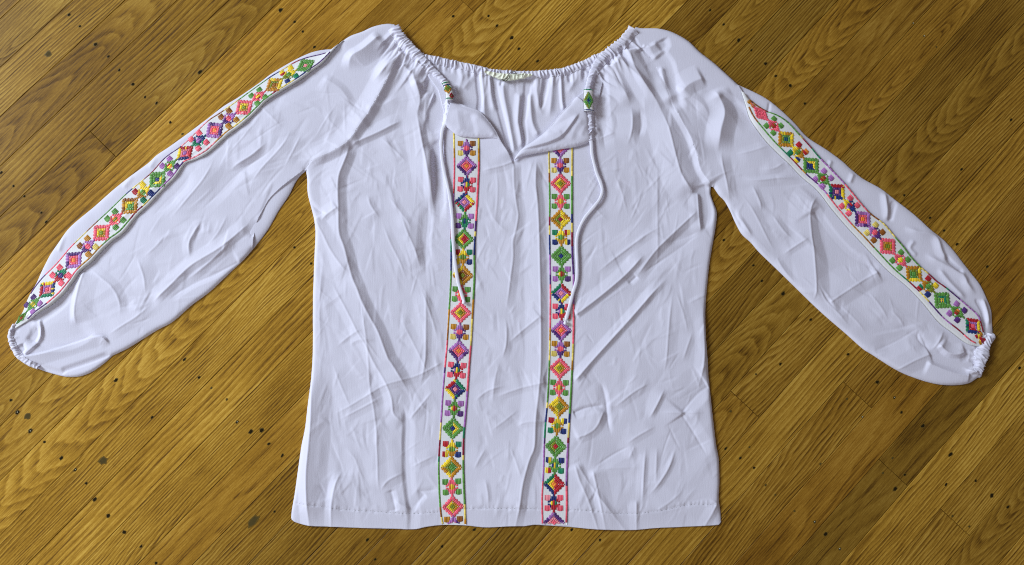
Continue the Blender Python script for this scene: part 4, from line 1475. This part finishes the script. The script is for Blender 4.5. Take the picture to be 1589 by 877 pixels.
border(BR, br, .032, ['straw', 'brown', 'green', 'crimson', 'straw', 'navy', 'lilac', 'purple', 'pink', 'gold', 'straw', 'green', 'straw', 'navy', 'teal', 'purple', 'lilac', 'pink'],
       [45, 10, 62, 14, 20, 30, 30, 22, 68, 26, 30, 66, 14, 24, 20, 14, 60, 66], 0, 1, 2.5, 3)
border(BR, br, .968, ['straw', 'green', 'navy', 'straw', 'crimson', 'purple', 'lilac', 'pink', 'straw', 'gold', 'green', 'navy', 'straw', 'crimson', 'lilac', 'purple', 'pink'],
       [50, 60, 14, 18, 26, 40, 50, 62, 30, 12, 66, 22, 24, 6, 56, 8, 62], 0, 1, 2.9, 4)

# left sleeve band: lies along the top of the sleeve, its inner edge rolled up off the cloth
wob = np.random.default_rng(5)
wl_ = np.cumsum(wob.normal(0, .12, 460)); wl_ -= np.linspace(wl_[0], wl_[-1], 460)


def z_left(pos, u):
    n = len(pos)
    v = np.linspace(0, 1, n)[:, None]
    inner = 8.6 + 2.0 * np.sin(v * 9) + wl_[:n, None] * .6
    inner = inner * np.clip((1 - v) / .05, .45, 1) * np.clip(.6 + v / .06, 0, 1)
    U = u[None]
    rise = 3.6 + (inner - 3.6) * U ** 1.4
    roll = 1 - .45 * np.clip((U - .93) / .07, 0, 1) ** 2
    outer = 1 - .3 * np.clip((.05 - U) / .05, 0, 1)
    z = rise * roll * outer + .25 * np.sin(v * 160 + U * 3) * U
    under = sample(Hf, pos.reshape(-1, 2)).reshape(pos.shape[:2])
    k = np.ones(13) / 13
    under = np.apply_along_axis(lambda q: np.convolve(np.pad(q, 6, 'edge'), k, 'valid'), 0, under)
    return np.maximum(z, np.where(U > .6, under + 2.4 - 1.0 * np.clip((U - .95) / .05, 0, 1), 0))


tl = Band(TL_OUT, TL_IN, 460, 29, z_left)
TLB = part('trim_band', tl.mesh(4.0), M_TRIM, label='embroidered band along the upper edge of the left sleeve')
run(TLB, tl, [((473.5, 101), 'D', ('green', None, 'green', 'pale'), {'sq': .78}), ((448, 115), 'F', (('yellow', 'olive', ['green', 'green', 'olive']), ['yellow', 'teal', 'navy', ('yellow', 'red')]), {'sq': .85}),
              ((425, 131), 'D', ('gold', 'yellow', ['olive', 'gold'], 'brown'), {'sq': .85}), ((400, 149), 'F', (('pink', None, ['orange', 'yellow', 'red']), ['green']), {'sq': .85}), ((378, 166), 'D', D_PINK, {'sq': .95}),
              ((354, 183), 'F', (('lilac', 'purple', 'pink'), ['brown', 'gold', 'gold', 'brown'])), ((332, 201.5), 'D', ('lilac', 'purple', 'pink', 'orange')), ((307, 217.5), 'F', (('navy', 'teal', ['lilac', 'lilac', 'navy']), ['pink'])),
              ((285.5, 236.7), 'D', (['red', 'yellow', 'navy', 'red'], None, ['pale', 'pink'], 'lilac'), {'sq': .8}), ((262, 257), 'F', (('green', None, ['red', 'yellow', 'orange']), ['lilac', 'purple', 'lilac', 'lilac']), {'sq': .9}),
              ((243, 278), 'D', D_GREEN), ((220.7, 298), 'F', (('yellow', 'gold', ['green', 'olive', 'green']), ['yellow', 'navy', 'teal', 'red'])), ((200, 319), 'D', ('gold', 'brown', ['yellow', 'green'], 'green')),
              ((177.5, 340), 'F', (('pink', None, ['orange', 'olive', 'orange']), ['green'])), ((156, 361), 'D', D_PINK), ((135, 382), 'F', (('lilac', 'purple', 'pink'), ['gold', 'straw', 'gold', 'brown'])),
              ((113, 403.5), 'D', D_PURP), ((92.6, 427), 'F', (('teal', 'red', ['navy', 'purple', 'navy']), ['pink'])), ((72, 449), 'D', (['yellow', 'red', 'teal', 'navy'], None, ['lilac', 'pale'], 'pink'), {'sq': .9}),
              ((50, 472), 'F', (('green', None, ['yellow', 'olive', 'yellow']), ['purple', 'lilac', 'lilac', 'purple']), {'sq': .8}), ((31, 493), 'D', ('green', None, 'olive', 'red'), {'sq': .45, 'R': 12})], 16.4, 300)
border(TLB, tl, .02, ['purple', 'crimson', 'straw', 'navy', 'green', 'straw', 'brown', 'pale', 'purple', 'crimson', 'straw', 'navy', 'green', 'brown', 'straw', 'pink', 'purple'],
       [40, 14, 24, 24, 58, 30, 24, 62, 40, 36, 24, 16, 60, 20, 30, 62, 40], .03, .93, 2.0, 5)
border(TLB, tl, .86, ['purple', 'navy', 'straw', 'crimson', 'green', 'straw', 'gold', 'pale', 'pink', 'purple', 'lilac', 'navy', 'straw', 'crimson', 'green', 'gold', 'pink', 'purple'],
       [52, 22, 26, 14, 62, 20, 36, 48, 14, 22, 40, 20, 18, 28, 58, 52, 68, 44], .04, .97, 2.2, 6)

# right sleeve band: its plain lower margin lies over the sleeve
wr_ = np.cumsum(wob.normal(0, .10, 470)); wr_ -= np.linspace(wr_[0], wr_[-1], 470)


def z_right(pos, u):
    n = len(pos)
    v = np.linspace(0, 1, n)[:, None]
    U = u[None]
    base = sample(Hf, pos.reshape(-1, 2)).reshape(pos.shape[:2])
    back = sample(Hb, pos.reshape(-1, 2)).reshape(pos.shape[:2])
    k = np.ones(15) / 15
    base = np.apply_along_axis(lambda q: np.convolve(np.pad(q, 7, 'edge'), k, 'valid'), 0, base)
    z = (back + 2.0) * (1 - U) ** 2 + (base + 2.2) * (1 - (1 - U) ** 2)
    z += wr_[:n, None] * .5 * U * (1 - U) * 2 + .9 * np.sin(U * math.pi)
    return z - .9 * np.clip((U - .94) / .06, 0, 1) ** 2


tr_ = Band(TR_OUT, TR_IN, 470, 29, z_right)
TRB = part('trim_band', tr_.mesh(3.5), M_TRIM, label='embroidered band along the upper edge of the right sleeve')
run(TRB, tr_, [((1166, 161), 'F', (('gold', 'pink', 'orange'), ['gold']), {'sq': .35, 'R': 9}), ((1181, 176), 'D', ('pink', None, 'pink', 'pink'), {'sq': .6}), ((1201, 195), 'F', (('pink', None, ['brown', 'red', 'brown']), ['green']), {'sq': .9}),
               ((1220, 216), 'D', ('gold', 'yellow', ['olive', 'green'], ['teal', 'navy'])), ((1239, 236), 'F', (('yellow', 'gold', ['green', 'olive', 'green']), ['teal', 'red', ('red', 'orange'), ('yellow', 'navy')])),
               ((1259, 256.5), 'D', ('green', None, ['navy', 'yellow'], 'navy')), ((1278, 277), 'F', (('green', None, ['red', 'brown', 'red']), ['lilac'])), ((1299, 297.5), 'D', (['teal', 'navy', 'yellow', 'red'], None, 'purple', 'pale')),
               ((1319, 319), 'F', (('yellow', 'navy', ['lilac', 'purple', 'red']), ['pink'])), ((1339.4, 340), 'D', ('lilac', 'purple', 'pink', 'orange')), ((1358, 360.7), 'F', (('lilac', 'purple', 'pink'), ['straw', 'straw', 'brown', 'brown'])),
               ((1378, 382), 'D', ('pink', None, 'gold', 'olive')), ((1397.5, 403.5), 'F', (('pink', None, 'yellow'), ['green'])), ((1418.7, 424.8), 'D', ('gold', 'yellow', ['green', 'olive'], 'green')),
               ((1440.7, 444.5), 'F', (('gold', 'olive', 'green'), [('red', 'teal'), 'red', 'yellow', 'navy'])), ((1462.6, 466), 'D', ('green', None, ['green', 'teal'], ['navy', 'yellow'])),
               ((1486, 484), 'F', (('green', None, ['red', 'brown', 'orange']), ['lilac', 'lilac', 'purple', 'purple'])), ((1511, 506), 'D', (['teal', 'navy', 'yellow', 'red'], None, ['red', 'lilac'], 'pink'), {'sq': .9}), ((1523, 525), 'F', (('yellow', 'crimson', 'red'), ['red', 'gold']), {'sq': .6, 'R': 11})], 16.4, 400)
border(TRB, tr_, .03, ['brown', 'green', 'straw', 'crimson', 'teal', 'lilac', 'pink', 'brown', 'straw', 'green', 'straw', 'crimson', 'teal', 'purple', 'lilac', 'crimson'],
       [36, 62, 10, 24, 22, 58, 54, 24, 34, 62, 18, 34, 12, 18, 46, 24], .02, .98, 2.3, 7)
border(TRB, tr_, .80, ['brown', 'green', 'teal', 'crimson', 'gold', 'purple', 'lilac', 'pink', 'gold', 'brown', 'green', 'teal', 'crimson', 'straw', 'purple', 'lilac', 'crimson', 'pink'],
       [30, 62, 22, 26, 6, 30, 26, 62, 40, 16, 62, 16, 26, 22, 34, 20, 26, 30], .05, .985, 2.2, 8)

# the ends of the front bands gathered on the drawstring casing
def casing_tab(a, b, z0, seq, seed, cols):
    tb = Band(P(a), P(b), 40, 11, lambda pos, u: np.tile(z0 + 3.2 * np.sqrt(np.clip(1 - (2 * u - 1) ** 2, 0, 1))[None], (len(pos), 1)) + .5 * np.sin(np.linspace(0, 22, len(pos)))[:, None])
    ob = part('casing_trim', tb.mesh(4), M_TRIM)
    for q in seq:
        motif(ob, tb, q[0], q[3], q[4], q[5], q[1], q[2], None if q[1] == 'D' else q[6], seed=seed, squash=q[7] if len(q) > 7 else 1)
    for i, (vv, cc) in enumerate(cols):
        st = Stitches()
        k = int(vv * (tb.n - 1))
        a_, b_ = tb.A[k], tb.B[k]
        for j in range(3):
            p, q_ = a_ + (b_ - a_) * j / 3, a_ + (b_ - a_) * (j + 1) / 3
            st.add(p * 1e3, q_ * 1e3, 1.9, cc, 1.0)
        v = np.array(st.v)
        xy = v[:, :2] * 1e-3
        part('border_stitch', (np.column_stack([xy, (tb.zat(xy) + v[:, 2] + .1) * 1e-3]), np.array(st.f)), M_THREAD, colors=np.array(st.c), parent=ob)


casing_tab('685.5,131 689,138 691.5,146 692,158', '696,128 701,137 704,147 703,158', 12.6,
           [((695, 140.5), 'D', ('gold', 'green', 'olive', 'olive'), (692, 130), (697, 152), 8.5, None, .75), ((701, 151), 'D', ('red', 'crimson', 'red', 'green'), (700, 142), (702, 160), 5.2, None, .7)], 501,
           [(.08, 'teal'), (.22, 'navy'), (.93, 'teal')])
casing_tab('905,141 904.5,155 905,175', '919.5,142 919.5,158 920.5,176', 12.6,
           [((912.3, 158.5), 'D', ('green', 'olive', ['green', 'teal'], 'navy'), (912, 145), (912.6, 172), 14.5, None, .55)], 502, [(.03, 'teal'), (.95, 'navy')])


# ---- drawstring ties
def tube(center, rw, rh, zfn, seg=10, tip=True):
    c = resample(W(center, .009), max(30, int(arclen(W(center))[-1] / .0018)))
    tg = np.gradient(c, axis=0)
    tg /= np.linalg.norm(tg, axis=1)[:, None]
    nm = np.stack([-tg[:, 1], tg[:, 0]], 1)
    z = zfn(c)
    z = np.convolve(np.pad(z, 6, 'edge'), np.ones(13) / 13, 'valid')
    n = len(c)
    th = np.linspace(0, 2 * math.pi, seg, endpoint=False)
    sc = np.ones(n)
    if tip:
        sc[-2:] = [.8, .3]
    # a flat tube: a soft dent along the middle
    lat = np.cos(th)
    vert = np.sin(th) * (1 - .35 * np.exp(-(lat / .35) ** 2) * (np.sin(th) > 0))
    wv = 1 + .06 * np.sin(np.arange(n) * .21) + .04 * np.sin(np.arange(n) * .53)
    xy = c[:, None] + nm[:, None] * (lat[None] * rw * 1e-3 * (sc * wv)[:, None])[..., None]
    zz = (z[:, None] + (rh * (.95 + vert[None] * sc[:, None])) * 1e-3)
    v = np.column_stack([xy.reshape(-1, 2), zz.ravel()])
    a = np.arange(n - 1)[:, None] * seg
    j = np.arange(seg)[None]
    f = np.stack([(a + j), (a + (j + 1) % seg), (a + seg + (j + 1) % seg), (a + seg + j)], 2).reshape(-1, 4)
    return v, f


zt = lambda c: np.maximum(sample(blur(Hf, 6), c), 6) * 1e-3 + .0006
TIE_L = S('691,193 687.5,199 685.5,210 684.5,226 686,246 690,268 694,285 698,305 702,338 703.5,376 706,406 710,433 713,445 717,458 720,468')
TIE_R = S('917,214 918,224 919.5,241 926,267 932,282 935,295 932,307 922,321 908,338 899,356 895,376 896,406 896,425 894.5,438 890,453 884,476 878.5,497')


def knot(px, r):
    c = W([px], .01)[0]
    z = float(zt(np.array([c]))[0])
    v, f = [], []
    nu, nv = 12, 8
    for i in range(nv + 1):
        for j in range(nu):
            a, b = math.pi * i / nv, 2 * math.pi * j / nu
            q = 1 + .15 * math.sin(3 * b + i)
            v.append((c[0] + r * q * math.sin(a) * math.cos(b) * 1e-3, c[1] + r * 1.25 * q * math.sin(a) * math.sin(b) * 1e-3, z + (r * .85 + r * .85 * math.cos(a)) * 1e-3))
    for i in range(nv):
        for j in range(nu):
            f.append((i * nu + j, i * nu + (j + 1) % nu, (i + 1) * nu + (j + 1) % nu, (i + 1) * nu + j))
    return np.array(v), np.array(f)


part('drawstring_tie', join(tube(TIE_L, 2.7, 1.35, zt), knot((720, 469), 2.9)), M_CORD, label='straight tie lying down over the left band')
part('drawstring_tie', join(tube(TIE_R, 2.7, 1.35, zt), knot((877.5, 501), 2.8)), M_CORD, label='bent tie swinging out and back over the right band')

# ---- label sewn in the back of the neck, crumpled
lab = part('neck_label', join(gathered(S('752,113 765,117 778,120.5 790,121.5 803,120.5 817,119 825,118'), np.array([1.5, 3.5, 5.0, 5.6, 5.2, 3.8, 1.5]), lambda c: np.full(len(c), .0098), 1.6, 2.6, 6.5, .5, 21, 13, .3)), M_LABEL, label='crumpled cream label in the back of the neck')
ink = lambda s, w: tube(S(s), w, .35, lambda c: np.full(len(c), .0126), 6)
part('label_print', join(ink('779,125.5 785,127 791,121.5 789.5,117 793,113.5 800,112.5', .55), ink('777,124 783,125.5 787.5,121.5', .4), ink('796,116 801,115 803,119', .4), ink('806,117 811,116.5', .4)), M_INK, parent=lab)

# ---- hem stitches
st = Stitches()
hv, hf, hc = [], [], []
TH['hem'] = np.array([.50, .49, .55])
for p in HEM_MARKS:
    w = W([p, p + [2.2, r2.normal(0, .3)]])
    st.add(w[0] * 1e3, w[1] * 1e3, .7, 'hem', .35)
v = np.array(st.v)
xy = v[:, :2] * 1e-3
hm = part('hem_stitching', (np.column_stack([xy, (sample(Hf, xy) + v[:, 2] + .05) * 1e-3]), np.array(st.f)), M_THREAD, colors=np.array(st.c))
hm['kind'] = 'stuff'
print('tris', sum(len(o.data.polygons) * 2 for o in SC.objects if o.type == 'MESH'))
